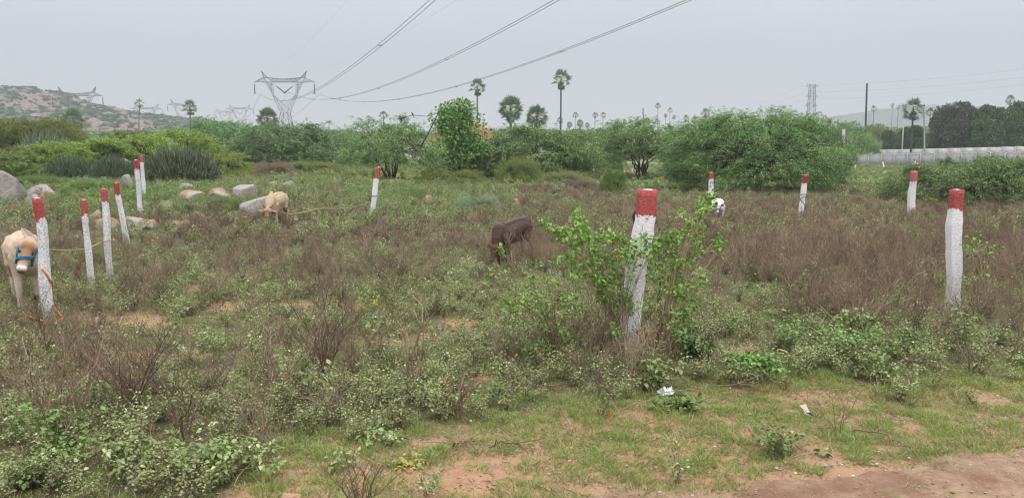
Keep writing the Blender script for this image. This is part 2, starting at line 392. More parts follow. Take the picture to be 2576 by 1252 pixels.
# ------------------------------------------------------------------ ground
def build_ground():
    nr, na = 260, 300
    r = np.concatenate([[0.3], np.geomspace(1.2, 5200, nr-1)]); a = np.linspace(0, 2*np.pi, na, endpoint=False)
    Rr, A = np.meshgrid(r, a, indexing='ij'); X = Rr*np.sin(A); Y = Rr*np.cos(A)
    Z = T(X, Y); V = np.stack([X, Y, Z], -1).reshape(-1, 3)
    i, j = np.meshgrid(np.arange(nr-1), np.arange(na), indexing='ij'); j2 = (j+1) % na
    f = np.stack([i*na+j, (i+1)*na+j, (i+1)*na+j2, i*na+j2], -1).reshape(-1, 4)
    g = Geo(); g.add(V, f[:, ::-1]); g.add(np.concatenate([V[:na], [[0, 0, float(T(0, 0))]]]), [[k, (k+1) % na, na] for k in range(na)])
    me = g.mesh('ground', [M['ground']], True)
    co = np.zeros(len(me.vertices)*3, np.float32); me.vertices.foreach_get('co', co); co = co.reshape(-1, 3)
    y = np.maximum(co[:, 1], .5); u, v = proj(co[:, 0], y, 0)
    bare = np.clip(gs(u, v, BARE), 0, 1); col = np.ones((len(co), 4), np.float32)
    front = co[:, 1] > 2
    col[:, 0] = np.where(front, np.clip(1.0-1.2*bare, 0, 1)*sstep(-60, 60, edge_v(u)-v)+.15, .3)
    dist = np.hypot(co[:, 0], co[:, 1])
    col[:, 1] = np.where(front, sstep(.3, 1.0, gs(u, v, BRIGHT))*.6+.75*sstep(38, 60, dist), 0).clip(0, 1)
    col[:, 2] = sstep(140, 170, dist)
    ca = me.color_attributes.new('cover', 'FLOAT_COLOR', 'POINT'); ca.data.foreach_set('color', col.ravel())
    sub(link('ground', me), 'structure')
    # dirt track sheet
    xs = np.linspace(-7, 9, 260); t = np.linspace(0, 1, 60)
    Xs, Ts = np.meshgrid(xs, t, indexing='ij')
    ye = road_edge_y(Xs)+.16*(vnoise(Xs, Xs*0, 2.2, 5)-.5)+.10*(vnoise(Xs, Xs*0, 8, 6)-.5)
    Ys = 0.2+(ye-.2)*Ts; Zs = T(Xs, Ys)+.012+.016*(vnoise(Xs, Ys, 5, 8)-.5)*sstep(1, .85, Ts)+.02*(vnoise(Xs, Ys, 1.6, 9)-.5)*sstep(1, .8, Ts)
    Zs = Zs-.03*sstep(.985, 1, Ts)
    i, j = np.meshgrid(np.arange(259), np.arange(59), indexing='ij')
    f = np.stack([i*60+j, (i+1)*60+j, (i+1)*60+j+1, i*60+j+1], -1).reshape(-1, 4)
    g = Geo(); g.add(np.stack([Xs, Ys, Zs], -1).reshape(-1, 3), f)
    sub(link('dirt_track', g.mesh('dirt_track', [M['road']], True)), 'structure')
build_ground()

# ------------------------------------------------------------------ hills
def hill(name, pts, Yr, depth, mat, seed, amp, nx=420, ny=150, base=None):
    px = np.array([p[0] for p in pts]); pz = np.array([CAM_H+(390-p[1])/F*Yr for p in pts])
    xs = (px-1288)/F*Yr
    X = np.linspace(xs[0], xs[-1], nx); Y = np.linspace(Yr-depth, Yr+depth*.8, ny)
    XX, YY = np.meshgrid(X, Y, indexing='ij')
    rz = np.interp(XX, xs, pz); t = (YY-(Yr-depth))/depth
    prof = np.where(t < 1, sstep(0, 1, t)*.45+.55*np.clip(t, 0, 1)**.8, 1-sstep(0, .8, t-1))
    g0 = T(XX, YY)-3
    n = vnoise(XX, YY, 8/depth, seed)*.5+vnoise(XX, YY, 20/depth, seed+1)*.3+vnoise(XX, YY, 55/depth, seed+2)*.2
    n2 = vnoise(XX, YY, 14/depth, seed+5)
    step = vnoise(XX*.5, YY*.9, 30/depth, seed+7); step = np.floor(step*4)/4*.5+step*.5
    Z = g0+np.maximum(rz-g0, 0)*prof+amp*(n-.5)*np.clip(prof*3, 0, 1)*(1-.75*np.exp(-((t-1)/.1)**2))+amp*.45*(step-.5)*np.clip(prof*3, 0, 1)
    i, j = np.meshgrid(np.arange(nx-1), np.arange(ny-1), indexing='ij')
    f = np.stack([i*ny+j, (i+1)*ny+j, (i+1)*ny+j+1, i*ny+j+1], -1).reshape(-1, 4)
    g = Geo(); g.add(np.stack([XX, YY, Z], -1).reshape(-1, 3), f)
    me = g.mesh(name, [mat], False)
    at_ = me.attributes.new('rock', 'FLOAT', 'POINT'); rk = (.55*n2+.45*vnoise(XX, YY, 34/depth, seed+9)).ravel().astype(np.float32)
    if len(at_.data) == len(rk): at_.data.foreach_set('value', rk)
    sub(link(name, me), 'structure')
    return XX, YY, Z, rk.reshape(XX.shape)
HX = hill('rocky_hill', [(-700, 300), (-400, 232), (-150, 215), (0, 223), (64, 225), (128, 234), (153, 240), (184, 250), (202, 264), (222, 268), (276, 269),
               (306, 277), (352, 289), (378, 286), (408, 294), (439, 296), (485, 302), (530, 311), (600, 330)], 700, 260, M['hill'], 11, 10)
hill('distant_hills', [(1750, 345), (1900, 330), (2050, 300), (2147, 287), (2195, 279), (2230, 277), (2260, 270), (2323, 267), (2360, 273), (2420, 270), (2500, 285), (2700, 280), (2900, 330)],
     1500, 300, M['farhill'], 31, 10, 200, 60)

# ------------------------------------------------------------------ plant builders
def rv(r, n, s=1.0): return r.normal(size=(n, 3))*s
def spray_cloud(g, r, O, D, Ls, nleaf, lsize, lw, m=0, twm=None, droop=.55, side=.9):
    """feathery sprays: origins O, directions D, lengths Ls; leaflets on both sides of each drooping rachis"""
    k = len(O); D = nrm(D)
    t = (np.arange(nleaf)+.5)/nleaf
    t = t[None]*np.ones((k, 1))+r.normal(size=(k, nleaf))*.02
    P = O[:, None]+D[:, None]*(Ls[:, None]*t)[..., None]; P[..., 2] -= droop*Ls[:, None]*t*t
    S = nrm(np.cross(D, np.array([0, 0, 1.])))
    sg = np.where(np.arange(nleaf) % 2 == 0, 1, -1)[None, :, None]
    LD = nrm(D[:, None]*.7+S[:, None]*sg*side+r.normal(size=(k, nleaf, 3))*.28); LD[..., 2] -= .15
    N = nrm(np.array([0, 0, 1.])+r.normal(size=(k, nleaf, 3))*.3)
    sc = (1.15-.5*t)*(.7+.6*r.random((k, nleaf)))
    g.leaves(P.reshape(-1, 3), LD.reshape(-1, 3), N.reshape(-1, 3), (lsize*sc).ravel(), (lw*sc).ravel(), m, .15, .5)
    if twm is not None:
        q = np.array([0, .35, .7, 1.0])
        PT = O[:, None]+D[:, None]*(Ls[:, None]*q)[..., None]; PT[..., 2] -= droop*Ls[:, None]*q*q
        g.prisms(PT[:, :-1].reshape(-1, 3), PT[:, 1:].reshape(-1, 3), .008, .005, 3, twm)

def mesquite(seed, W, H, npad=120, nspray=22, lsize=.13, lw=.05, stems=9, low=.12, wisps=10, foliage='mesq', depth=1.0, pad=.20, mound=False):
    r = np.random.default_rng(seed); g = Geo(); b = Geo()
    az = r.random(npad)*2*np.pi; el = np.arcsin(np.clip(r.random(npad)**.8, 0, 1))
    el = np.where(r.random(npad) < .3, r.random(npad)*.25, el)
    rad = .62+.38*r.random(npad)**.5
    bump = .82+.3*np.array([float(vnoise(a*2.2, e*3, 1, seed)) for a, e in zip(az, el)])
    rad = rad*bump; rad = np.where(el > .8, np.minimum(rad, .97), rad)
    zlow = low*H
    PC = np.stack([W*rad*np.cos(el)**.75*np.cos(az), W*depth*rad*np.cos(el)**.75*np.sin(az), zlow+(H*.93-zlow)*rad*np.sin(el)**.8], 1)
    ps = W*pad*(.7+.6*r.random(npad))
    # branches
    nb = stems; ba = np.arange(nb)*2*np.pi/nb+r.random(nb)*.5
    fork = np.stack([np.cos(ba)*W*.28*r.uniform(.5, 1.1, nb), np.sin(ba)*W*.28*depth*r.uniform(.5, 1.1, nb), H*r.uniform(.25, .5, nb)], 1)
    for k in range(nb):
        p0 = np.array([np.cos(ba[k])*.12, np.sin(ba[k])*.12, -.1]); t = np.linspace(0, 1, 6)[:, None]
        p = p0*(1-t)+fork[k]*t; p[:, 2] += .12*H*np.sin(np.pi*t[:, 0])*.4; p[1:-1] += r.normal(size=(4, 3))*.03*W
        b.tube(p, np.linspace(.018, .009, 6)*H, 6)
    for i in range(npad):
        k = np.argmin(((fork-PC[i])**2).sum(1)+r.random(nb)*.3*W); t = np.linspace(0, 1, 6)[:, None]
        p = fork[k]*(1-t)+PC[i]*t; p[:, 2] += .08*H*np.sin(np.pi*t[:, 0]); p[1:-1] += r.normal(size=(4, 3))*.025*W
        b.prisms(p[:-1], p[1:], np.linspace(.007, .0035, 5)*H, np.linspace(.006, .003, 5)*H, 4)
    # sprays
    n = npad*nspray; pi = np.repeat(np.arange(npad), nspray)
    off = rv(r, n)*np.array([.55, .55, .13])*ps[pi][:, None]
    outd = PC*np.array([1, 1, .35]); outd[:, :2] += r.normal(size=(npad, 2))*.12*W; outd = nrm(outd); outd[:, 2] = np.minimum(outd[:, 2], .30); outd = nrm(outd)
    D = outd[pi]*.8+rv(r, n)*.55+np.array([0, 0, .18])
    spray_cloud(g, r, PC[pi]+off, D, ps[pi]*r.uniform(.5, 1.1, n), 14, lsize, lw, 0, None, .55)
    # wisps reaching out of the crown
    for _ in range(wisps):
        i = r.integers(npad); a = az[i]; p0 = PC[i]; dr = outd[i]*np.array([1, 1, .3])+r.normal(size=3)*.25; dr[2] = abs(dr[2])*.5+.12; dr = nrm(dr); Lw = W*r.uniform(.12, .28)
        t = np.linspace(0, 1, 8)[:, None]; p = p0+dr*Lw*t; p[:, 2] -= .35*Lw*t[:, 0]**2
        b.prisms(p[:-1], p[1:], .018, .012, 3)
        q = p[np.repeat(np.arange(1, 8), 4)]; spray_cloud(g, r, q+rv(r, len(q), .03), rv(r, len(q))*.8+dr, np.full(len(q), .34)*r.uniform(.6, 1.3, len(q)), 10, lsize, lw, 0, None, .5)
    return g.mesh('mesquite_foliage%d' % seed, [M[foliage]]), b.mesh('mesquite_limbs%d' % seed, [M['bark']], True)

def leafy(seed, W, H, nclump=60, nleaf=260, ls=.16, lw=.10, foliage='brightree', low=.12, stems=4, cyl=.5, big=1.0):
    r = np.random.default_rng(seed); g = Geo(); b = Geo()
    az = r.random(nclump)*2*np.pi; h = r.random(nclump); h = low+(1-low)*h
    prof = np.sin(np.pi*np.clip(h*.8+.18, 0, 1))**.6*(.75+.35*r.random(nclump)); rad = np.sqrt(r.random(nclump)*.75+.25)*prof
    PC = np.stack([W*rad*np.cos(az), W*rad*np.sin(az), H*h*.94], 1); cs = (.12+.17*r.random(nclump))*min(W, H*.5)*1.25*big
    t = np.linspace(0, 1, 7)[:, None]; top = np.array([W*.05, 0, H*.7])
    tp = top*t; tp[:, :2] += r.normal(size=(7, 2))*.02*H; b.tube(tp-np.array([0, 0, .1]), np.linspace(.028, .008, 7)*H, 7)
    for i in range(nclump):
        s = tp[min(5, max(1, int(h[i]*5)))]; p = s*(1-t)+PC[i]*t; p[:, 2] -= .03*H*np.sin(np.pi*t[:, 0]); b.prisms(p[:-1], p[1:], .006*H, .003*H, 4)
    n = nclump*nleaf; ci = np.repeat(np.arange(nclump), nleaf)
    u = nrm(rv(r, n))*np.cbrt(r.random(n))[:, None]**.6*np.array([1, 1, .7])*cs[ci][:, None]
    D = nrm(u+rv(r, n)*.4*cs[ci][:, None]+np.array([0, 0, -.1])); N = nrm(rv(r, n)*.5+np.array([0, 0, 1.]))
    sc = r.uniform(.6, 1.3, n); g.leaves(PC[ci]+u, D, N, ls*sc, lw*sc)
    return g.mesh('tree_foliage%d' % seed, [M[foliage]]), b.mesh('tree_limbs%d' % seed, [M['bark']], True)

def tree_thing(name, meshes, loc, label, cat, group=None, rz=0, scale=(1, 1, 1)):
    t = empty(name, loc, label, cat, group, rz); t.scale = scale
    link('crown', meshes[0], t); link('trunk', meshes[1], t); return t

def fan_palm(seed, trunkH, cr, nf, skirt=0, sweep=125, lean=0, tr=.17, foliage='palm', openb=0):
    """palmyra palm: trunk, fans of pointed segments on stalks"""
    r = np.random.default_rng(seed); g = Geo(); b = Geo()
    t = np.linspace(0, 1, 9); p = np.stack([lean*trunkH*t**1.4, 0*t, trunkH*t-.2*(1-t)], 1)
    b.tube(p, tr*(1.25-.4*t+.35*np.exp(-t*14)), 9)
    top = p[-1]
    for i in range(nf):
        q = i/max(1, nf-1); a = i*2.39996+r.normal()*.15
        el = R(82)-q*R(sweep+r.normal()*12)+r.normal()*.08
        dl = cr*(.50+.10*r.random()); d = np.array([math.cos(a)*math.cos(el), math.sin(a)*math.cos(el), math.sin(el)])
        tt = np.linspace(0, 1, 4)[:, None]; st = top+np.array([0, 0, -.25*q])+d*dl*tt; st[:, 2] -= .06*cr*tt[:, 0]**2
        g.prisms(st[:-1], st[1:], .03, .02, 3, 1)
        hub = st[-1]; fr = cr*(.40+.08*r.random()); ns = 13
        ref = np.array([0, 0, 1.]) if abs(d[2]) < .9 else np.array([1., 0, 0])
        s = nrm(np.cross(d, ref)); u = np.cross(s, d)
        tilt = r.normal()*.5; s2 = s*math.cos(tilt)+u*math.sin(tilt); u2 = np.cross(s2, d)
        ang = np.linspace(-R(105), R(105), ns)
        D = d[None]*np.cos(ang)[:, None]+s2[None]*np.sin(ang)[:, None]+u2[None]*.18; D[:, 2] -= .12
        Ls = fr*(.78+.22*np.cos(ang*.7))*r.uniform(.75, 1.15, ns)
        N = np.repeat(u2[None], ns, 0)+r.normal(size=(ns, 3))*.25
        g.leaves(np.repeat(hub[None], ns, 0), D, N, Ls, fr*.16, 0, .12, .55)
    for i in range(skirt):
        a = r.random()*2*np.pi; d = np.array([math.cos(a)*.35, math.sin(a)*.35, -1.])*1.0; hub = top+np.array([math.cos(a)*.25, math.sin(a)*.25, -.3-r.random()*cr*.5])
        ang = np.linspace(-.7, .7, 8); s = np.array([-math.sin(a), math.cos(a), 0]); D = d[None]*np.cos(ang)[:, None]+s[None]*np.sin(ang)[:, None]
        g.leaves(np.repeat(hub[None], 8, 0), D, np.repeat(np.array([[math.cos(a), math.sin(a), .2]]), 8, 0), cr*.42, cr*.1, 2, .05, .6)
    return g.mesh('palm_fans%d' % seed, [M[foliage], M['stem'], M['palmdead']]), b.mesh('palm_trunk%d' % seed, [M['palmbark']], True)

# ------------------------------------------------------------------ the field: plants nobody could count
protos = {}
def proto_collection(name, meshes):
    c = bpy.data.collections.new(name)
    for i, me in enumerate(meshes):
        o = bpy.data.objects.new('%s_%02d' % (name, i), me); c.objects.link(o)
    return c
def scatter(name, pts, rot, scl, idx, coll, label, cat):
    me = bpy.data.meshes.new(name); n = len(pts); me.vertices.add(n); me.vertices.foreach_set('co', np.asarray(pts, np.float32).ravel())
    for nm, ty, key, arr in (('rot', 'FLOAT_VECTOR', 'vector', rot), ('scl', 'FLOAT', 'value', scl), ('idx', 'INT', 'value', idx)):
        at_ = me.attributes.new(nm, ty, 'POINT'); at_.data.foreach_set(key, np.asarray(arr, np.int32 if ty == 'INT' else np.float32).ravel())
    o = link(name, me); tag(o, label, cat); o['kind'] = 'stuff'
    ng = bpy.data.node_groups.new(name, 'GeometryNodeTree')
    ng.interface.new_socket('Geometry', in_out='INPUT', socket_type='NodeSocketGeometry')
    ng.interface.new_socket('Geometry', in_out='OUTPUT', socket_type='NodeSocketGeometry')
    N = ng.nodes; gi = N.new('NodeGroupInput'); go = N.new('NodeGroupOutput'); ip = N.new('GeometryNodeInstanceOnPoints')
    ci = N.new('GeometryNodeCollectionInfo'); ci.inputs['Collection'].default_value = coll
    ci.inputs['Separate Children'].default_value = True; ci.inputs['Reset Children'].default_value = True
    def na(nm, ty):
        x = N.new('GeometryNodeInputNamedAttribute'); x.data_type = ty; x.inputs[0].default_value = nm; return x.outputs[0]
    er = N.new('FunctionNodeEulerToRotation')
    ng.links.new(gi.outputs[0], ip.inputs['Points']); ng.links.new(ci.outputs[0], ip.inputs['Instance'])
    ip.inputs['Pick Instance'].default_value = True
    ng.links.new(na('idx', 'INT'), ip.inputs['Instance Index']); ng.links.new(na('rot', 'FLOAT_VECTOR'), er.inputs[0])
    ng.links.new(er.outputs[0], ip.inputs['Rotation']); ng.links.new(na('scl', 'FLOAT'), ip.inputs['Scale'])
    ng.links.new(ip.outputs[0], go.inputs[0])
    md = o.modifiers.new('scatter', 'NODES'); md.node_group = ng
    return o
def branchy(r, nst, H, spread, nb, lb, levels=2, curve=.1):
    """returns segment arrays (P0,P1,r0,r1) and tip/side points of a many-stemmed dry bush"""
    S0 = []; S1 = []; A = []; B = []; pts = []
    for _ in range(nst):
        a = r.random()*2*np.pi; sp_ = spread*r.uniform(.2, 1.1); h = H*r.uniform(.6, 1.05)
        t = np.linspace(0, 1, 6)[:, None]; e = np.array([math.cos(a)*sp_, math.sin(a)*sp_, h])
        p = e*t+np.array([math.cos(a), math.sin(a), 0])*.03; p[:, :2] *= (.4+.6*t); p[1:] += r.normal(size=(5, 3))*H*.025
        w = np.linspace(.0045, .0018, 6)
        S0 += list(p[:-1]); S1 += list(p[1:]); A += list(w[:-1]); B += list(w[1:]); pts += list(p[2:])
        for _b in range(nb):
            k = r.integers(1, 5); f = r.random(); o = p[k]*(1-f)+p[k+1]*f if k < 5 else p[k]
            a2 = r.random()*2*np.pi; l = lb*r.uniform(.4, 1.1)*H; d = np.array([math.cos(a2)*.75, math.sin(a2)*.75, .8+r.random()*.5]); d /= np.linalg.norm(d)
            m1 = o+d*l*.5+r.normal(size=3)*l*.07; m2 = o+d*l+r.normal(size=3)*l*.1+np.array([0, 0, l*.08])
            S0 += [o, m1]; S1 += [m1, m2]; A += [.0022, .0016]; B += [.0016, .001]; pts += [m1, m2]
            if levels > 1:
                for _c in range(2):
                    d3 = nrm(d+r.normal(size=3)*.6); q = m1+d3*l*.4; S0.append(m1); S1.append(q); A.append(.0015); B.append(.0009); pts.append(q)
    return np.array(S0), np.array(S1), np.array(A), np.array(B), np.array(pts)
def dry_bush(seed, H=.62, nst=9, nb=7, leaf=26, thick=1.0, lm='sage', tm='twig'):
    r = np.random.default_rng(seed); g = Geo(); S0, S1, A, B, P = branchy(r, nst, H, H*.55, nb, .42)
    g.prisms(S0, S1, A*thick, B*thick, 3, 0)
    if leaf:
        i = r.integers(0, len(P), leaf); g.leaves(P[i]+rv(r, leaf, .01), rv(r, leaf)+[0, 0, .2], rv(r, leaf, .5)+[0, 0, 1], r.uniform(.018, .035, leaf), r.uniform(.012, .022, leaf), 1)
    return g.mesh('dry_bush%d' % seed, [M[tm], M[lm]])
def weed(seed, H=.42, nst=7, nl=170, ls=.032, mat='sage', spread=.6, stem='twig', low=.15):
    r = np.random.default_rng(seed); g = Geo(); S0, S1, A, B, P = branchy(r, nst, H, H*spread, 3, .4, 1)
    g.prisms(S0, S1, A*.9, B*.9, 3, 0)
    P = P[P[:, 2] > H*low]
    i = r.integers(0, len(P), nl); d = rv(r, nl); d[:, 2] = d[:, 2]*.4; N = rv(r, nl, .4)+[0, 0, 1]; s = r.uniform(.6, 1.35, nl)
    g.leaves(P[i]+rv(r, nl, .022)+nrm(d)*.015, d, N, ls*s, ls*.72*s, 1, .15)
    return g.mesh('weed%d' % seed, [M[stem], M[mat]])
def tuft(seed, nb=46, h=.10, sp_=.09, w=.0045, mat='grass', creep=.6):
    r = np.random.default_rng(seed); g = Geo(); a = r.random(nb)*2*np.pi; d = np.stack([np.cos(a), np.sin(a), 0*a], 1)
    o = d*(sp_*np.sqrt(r.random(nb)))[:, None]; hh = h*r.uniform(.4, 1.2, nb)
    D = d*creep*r.uniform(.3, 1.5, nb)[:, None]+[0, 0, 1]+rv(r, nb, .25); D = nrm(D)
    S = nrm(np.cross(D, rv(r, nb)))*w; m_ = o+D*(hh*.55)[:, None]; D2 = nrm(D+d*.5-[0, 0, .25]); tp = m_+D2*(hh*.55)[:, None]
    V = np.stack([o-S/2, o+S/2, m_+S/2, m_-S/2, tp], 1); k = np.arange(nb)[:, None]*5
    g.add(V, k+np.array([[0, 1, 2, 3]])); g.Fs.append((k+np.array([[3, 2, 4]])+g.n-nb*5, 0))
    return g.mesh('tuft%d' % seed, [M[mat]])
pc_dry = proto_collection('dry', [dry_bush(100+i, H=.55+.12*(i % 3), leaf=[10, 22, 34, 16, 26, 40][i]) for i in range(6)]+[dry_bush(107, H=.9, leaf=30, nb=9), dry_bush(108, H=.6, leaf=20, tm='stem'), dry_bush(109, H=.75, nst=5, leaf=12, tm='stem')])
pc_dryf = proto_collection('dryfar', [dry_bush(120+i, H=.6, nst=9, nb=8, leaf=64, thick=2.0) for i in range(4)]+[dry_bush(125, H=.6, leaf=60, thick=1.8, tm='stem')])
pc_weed = proto_collection('weed', [weed(140+i, H=.34+.08*(i % 3), nl=150+20*i) for i in range(5)]+[weed(148, H=.3, nl=120, ls=.042), weed(149, H=.40, nst=5, nl=110, ls=.044, mat='sage')])
pc_green = proto_collection('green', [weed(160+i, H=.28+.06*i, nl=200, ls=.04, mat='green', stem='stem') for i in range(4)])
pc_grass = proto_collection('grass', [tuft(180+i, 44, .065, .09, .0065, 'grass', 1.3) for i in range(4)]+[tuft(185, 50, .10, .09, .006, 'grass', .7), tuft(186, 40, .05, .11, .006, 'grass', 1.8), tuft(187, 40, .05, .10, .005, 'thatch', 1.9), tuft(188, 26, .06, .10, .004, 'thatch', 1.2), tuft(189, 60, .04, .13, .005, 'thatch', 2.2), tuft(179, 30, .07, .12, .005, 'thatch', .9)])
pc_mead = proto_collection('meadow', [tuft(190+i, 90, .45, .35, .018, 'dgrass', .5) for i in range(3)]+[weed(195, H=.5, nl=260, ls=.08, mat='green'), weed(196, H=.55, nl=200, ls=.08, mat='dgrass'), weed(197, H=.6, nl=240, ls=.09, mat='sage')])
def field_points(n, y0, y1, seed, wmul=1.22, p=1.0):
    r = np.random.default_rng(seed); y = np.sqrt(r.random(n)*(y1*y1-y0*y0)+y0*y0) if p == 1 else y0+(y1-y0)*r.random(n)**p
    x = (r.random(n)*2-1)*(.667*y*wmul+.6); return r, x, y
POSTS_XY = []
def keep_clear(x, y, lst):
    k = np.ones(len(x), bool)
    for (cx, cy, rr) in lst: k &= ((x-cx)**2+(y-cy)**2) > rr*rr
    return k
def emit(name, n, y0, y1, seed, dens, coll, nv, smin, smax, label, cat, clear=(), tilt=.18, jit=0):
    r, x, y = field_points(n, y0, y1, seed); u, v = proj(x, y, 0)
    d = dens(u, v, x, y); k = (r.random(n) < d) & (y > road_edge_y(x)-jit*r.random(n)**2.5) & keep_clear(x, y, clear)
    for (cx, cy, w) in FRONT: k &= ~((np.abs(x-cx) < w) & (y < cy) & (y > cy-2.2-.06*cy) & (r.random(n) < .62))
    x, y = x[k], y[k]; z = T(x, y)-.01; q = len(x)
    rot = np.stack([r.normal(size=q)*tilt, r.normal(size=q)*tilt, r.random(q)*6.283], 1)
    print(name, q)
    return scatter(name, np.stack([x, y, z], 1), rot, r.uniform(smin, smax, q), r.integers(0, nv, q), coll, label, cat)
area = lambda y0, y1: .667*1.22*(y1*y1-y0*y0)
BLUEH = []
def d_dry(u, v, x, y):
    p = .25+.75*sstep(.35, .7, vnoise(x, y, .55, 21)); b = np.clip(gs(u, v, BROWN), 0, 1.3)
    d = (.16+.84*b)*p*sstep(-50, 60, edge_v(u)-v)*(1-.92*np.clip(gs(u, v, BAREW), 0, 1))*(1-.75*np.clip(gs(u, v, BRIGHT), 0, 1))
    return d+.004*(v > 900)*sstep(.2, -.2, edge_v(u)-v)
def d_weed(u, v, x, y):
    p = .30+.70*sstep(.33, .68, vnoise(x, y, .8, 22)*.6+.4*vnoise(x, y, 2.4, 44)); b = np.clip(gs(u, v, BROWN), 0, 1)
    d = (1-.30*b*sstep(.9, .5, (v-450)/500))*p*sstep(-60+120*(vnoise(x, y, 2.3, 29)-.5), 50, edge_v(u)-v)*(1-.97*np.clip(gs(u, v, BAREW), 0, 1))*(1-.5*np.clip(gs(u, v, BRIGHT), 0, 1))
    return d+.035*(v > 900)*sstep(.35, .8, vnoise(x, y, 1.2, 23))
def d_green(u, v, x, y):
    return (np.clip(gs(u, v, BRIGHT), 0, 1)*(.3+.7*vnoise(x, y, .9, 24))+.06*sstep(.5, .8, vnoise(x, y, .5, 25)))*(1-np.clip(gs(u, v, BARE), 0, 1))
def d_grass(u, v, x, y):
    p = sstep(.30, .52, vnoise(x, y, 1.5, 26)*.55+vnoise(x, y, 5, 27)*.45)
    return (.34+.66*p)*(1-.9*np.clip(gs(u, v, BARE), 0, 1))*(.30+.70*sstep(60, -10, edge_v(u)-v))*(1-.25*sstep(1120, 1220, v)*sstep(800, 1500, u)*(vnoise(x, y, 2.5, 28) > .4))
CLEAR = []

# ------------------------------------------------------------------ stone posts
def stone_post(px0, py0, px1, py1, w_px, red_px, label, tiltY=0.0, Y=None, group='red topped white stone boundary posts', lean2=None, depth=.85):
    """px0,py0 picture point of the top, px1,py1 of the foot"""
    b = G(px1, py1) if Y is None else at(px1, Y)
    if Y is not None: pass
    t = ray(px0, py0, b.y+tiltY)
    az_ = abs(math.atan2(b.x, b.y)); H = (t-b).length; w = w_px/F*b.y/cp/(math.cos(az_)+.8*math.sin(az_))*(1.08 if w_px > 45 else .96)
    r = np.random.default_rng(int(px0*7+py0)); nh = 34; na = 16
    g = Geo(); s = np.linspace(0, 1, nh); V = []
    ax = np.array(t-b)
    th = (np.arange(na)+.5)*2*np.pi/na
    ph = r.random(8)*6.28
    for i, q in enumerate(s):
        q2 = (q*(H+.35)-.35)/H
        c = ax*q2; wob = w*.10*np.array([math.sin(q2*4.2+ph[0])+.5*math.sin(q2*9+ph[1]), math.sin(q2*5+ph[2])+.5*math.sin(q2*8+ph[3]), 0])*(1 if q < .93 else .8)
        ww = w*(1.0+.10*(1-q2)+.07*math.sin(q2*7+ph[4])+.04*math.sin(q2*17+ph[5]))
        if q > .80: ww = w*(1+.02*math.sin(q2*20))
        ct, st = np.cos(th), np.sin(th); e = .25
        X = np.sign(ct)*np.abs(ct)**e*ww/2; Yy = np.sign(st)*np.abs(st)**e*ww/2*depth
        nz = (r.random(na)-.5)*w*.05
        ring = np.stack([X*(1+nz/w*2), Yy*(1+nz/w*2), np.zeros(na)+(0 if i < nh-1 else (r.random(na)-.5)*.015)], 1)
        V.append(ring+c+wob)
    V = np.concatenate(V); i = np.arange(na); j = (i+1) % na
    f = np.concatenate([np.stack([i+k*na, j+k*na, j+(k+1)*na, i+(k+1)*na], 1) for k in range(nh-1)])
    g.add(V, f)
    cc = V[-na:].mean(0)+np.array([0, 0, .012]); g.V.append(cc[None]); g.Fs.append((np.stack([i+(nh-1)*na, j+(nh-1)*na, np.full(na, nh*na)], 1), 0)); g.n += 1
    me = g.mesh('stone_post', [M['post']], False)
    tc_ = math.hypot(px1-px0, py1-py0); rl = red_px/tc_*H
    co = np.zeros(len(me.vertices)*3, np.float32); me.vertices.foreach_get('co', co); co = co.reshape(-1, 3)
    al = co@(ax/np.linalg.norm(ax)); rt = (H-al)-rl; top = np.zeros(len(co)); 
    rt[-1] = .3
    a3 = me.attributes.new('wear', 'FLOAT', 'POINT'); a3.data.foreach_set('value', np.full(len(co), .72 if px0 < 400 else .22, np.float32))
    a1 = me.attributes.new('rt', 'FLOAT', 'POINT'); a1.data.foreach_set('value', rt.astype(np.float32))
    a2 = me.attributes.new('hh', 'FLOAT', 'POINT'); a2.data.foreach_set('value', al.astype(np.float32))
    o = link('stone_post', me, None, b); tag(o, label, 'stone post', group)
    POSTS_XY.append((b.x, b.y, w)); return o, b, t, w
P = {}
P[1] = stone_post(93, 500, 127, 812, 27, 54, 'white stone post with orange rope coiled round it, beside the tan calf in blue halter')
P[2] = stone_post(212, 503, 231, 728, 16, 38, 'leaning red topped white post standing free just left of the rope tied post')
P[3] = stone_post(261, 475, 277, 692, 17, 32, 'leaning white post with a tan rope tied round its middle')
P[4] = stone_post(293, 460, 320, 622, 14, 30, 'strongly leaning slim white post, third behind the orange roped one')
P[5] = stone_post(341, 403, 356, 546, 12.5, 22, 'tall slim white post in front of the grey cactus thicket, nearer of the close pair')
P[6] = stone_post(356, 391, 363, 504, 9.5, 18, 'thin post with blue edged red top, farther of the close pair by the cactus', Y=26.5)
P[7] = stone_post(953, 420, 934, 545, 14, 30, 'right leaning white post with dark wire round its waist, tethering the grazing tan cow')
P[8] = stone_post(1622, 478, 1583, 885, 48, 62, 'largest nearest white post with square red top and tiny red mark, in green lantana')
P[9] = stone_post(1790, 434, 1787, 540, 12.5, 17, 'post with black lettering CG standing behind the white calf', Y=27.5)
P[10] = stone_post(2026, 441, 2012, 560, 14, 20, 'right leaning post with brown rope looped down it, before the big mesquite')
P[11] = stone_post(2300, 431, 2289, 552, 18, 26, 'crooked white post with two shaded red top faces, left of the nearest right post')
P[12] = stone_post(2406, 478, 2396, 778, 37, 46, 'large straight white post with pale topped red head at right, dripping red paint')
FARG = 'small far posts near the wall'
P[13] = stone_post(2151, 409, 2151, 434, 5, 6, 'distant post with dark scrawl, nearer of the overlapping pair before the wall', group=FARG)
P[14] = stone_post(2149, 402.5, 2148.5, 432, 3.6, 4, 'distant post top peeking from behind another before the wall', group=FARG, Y=104)
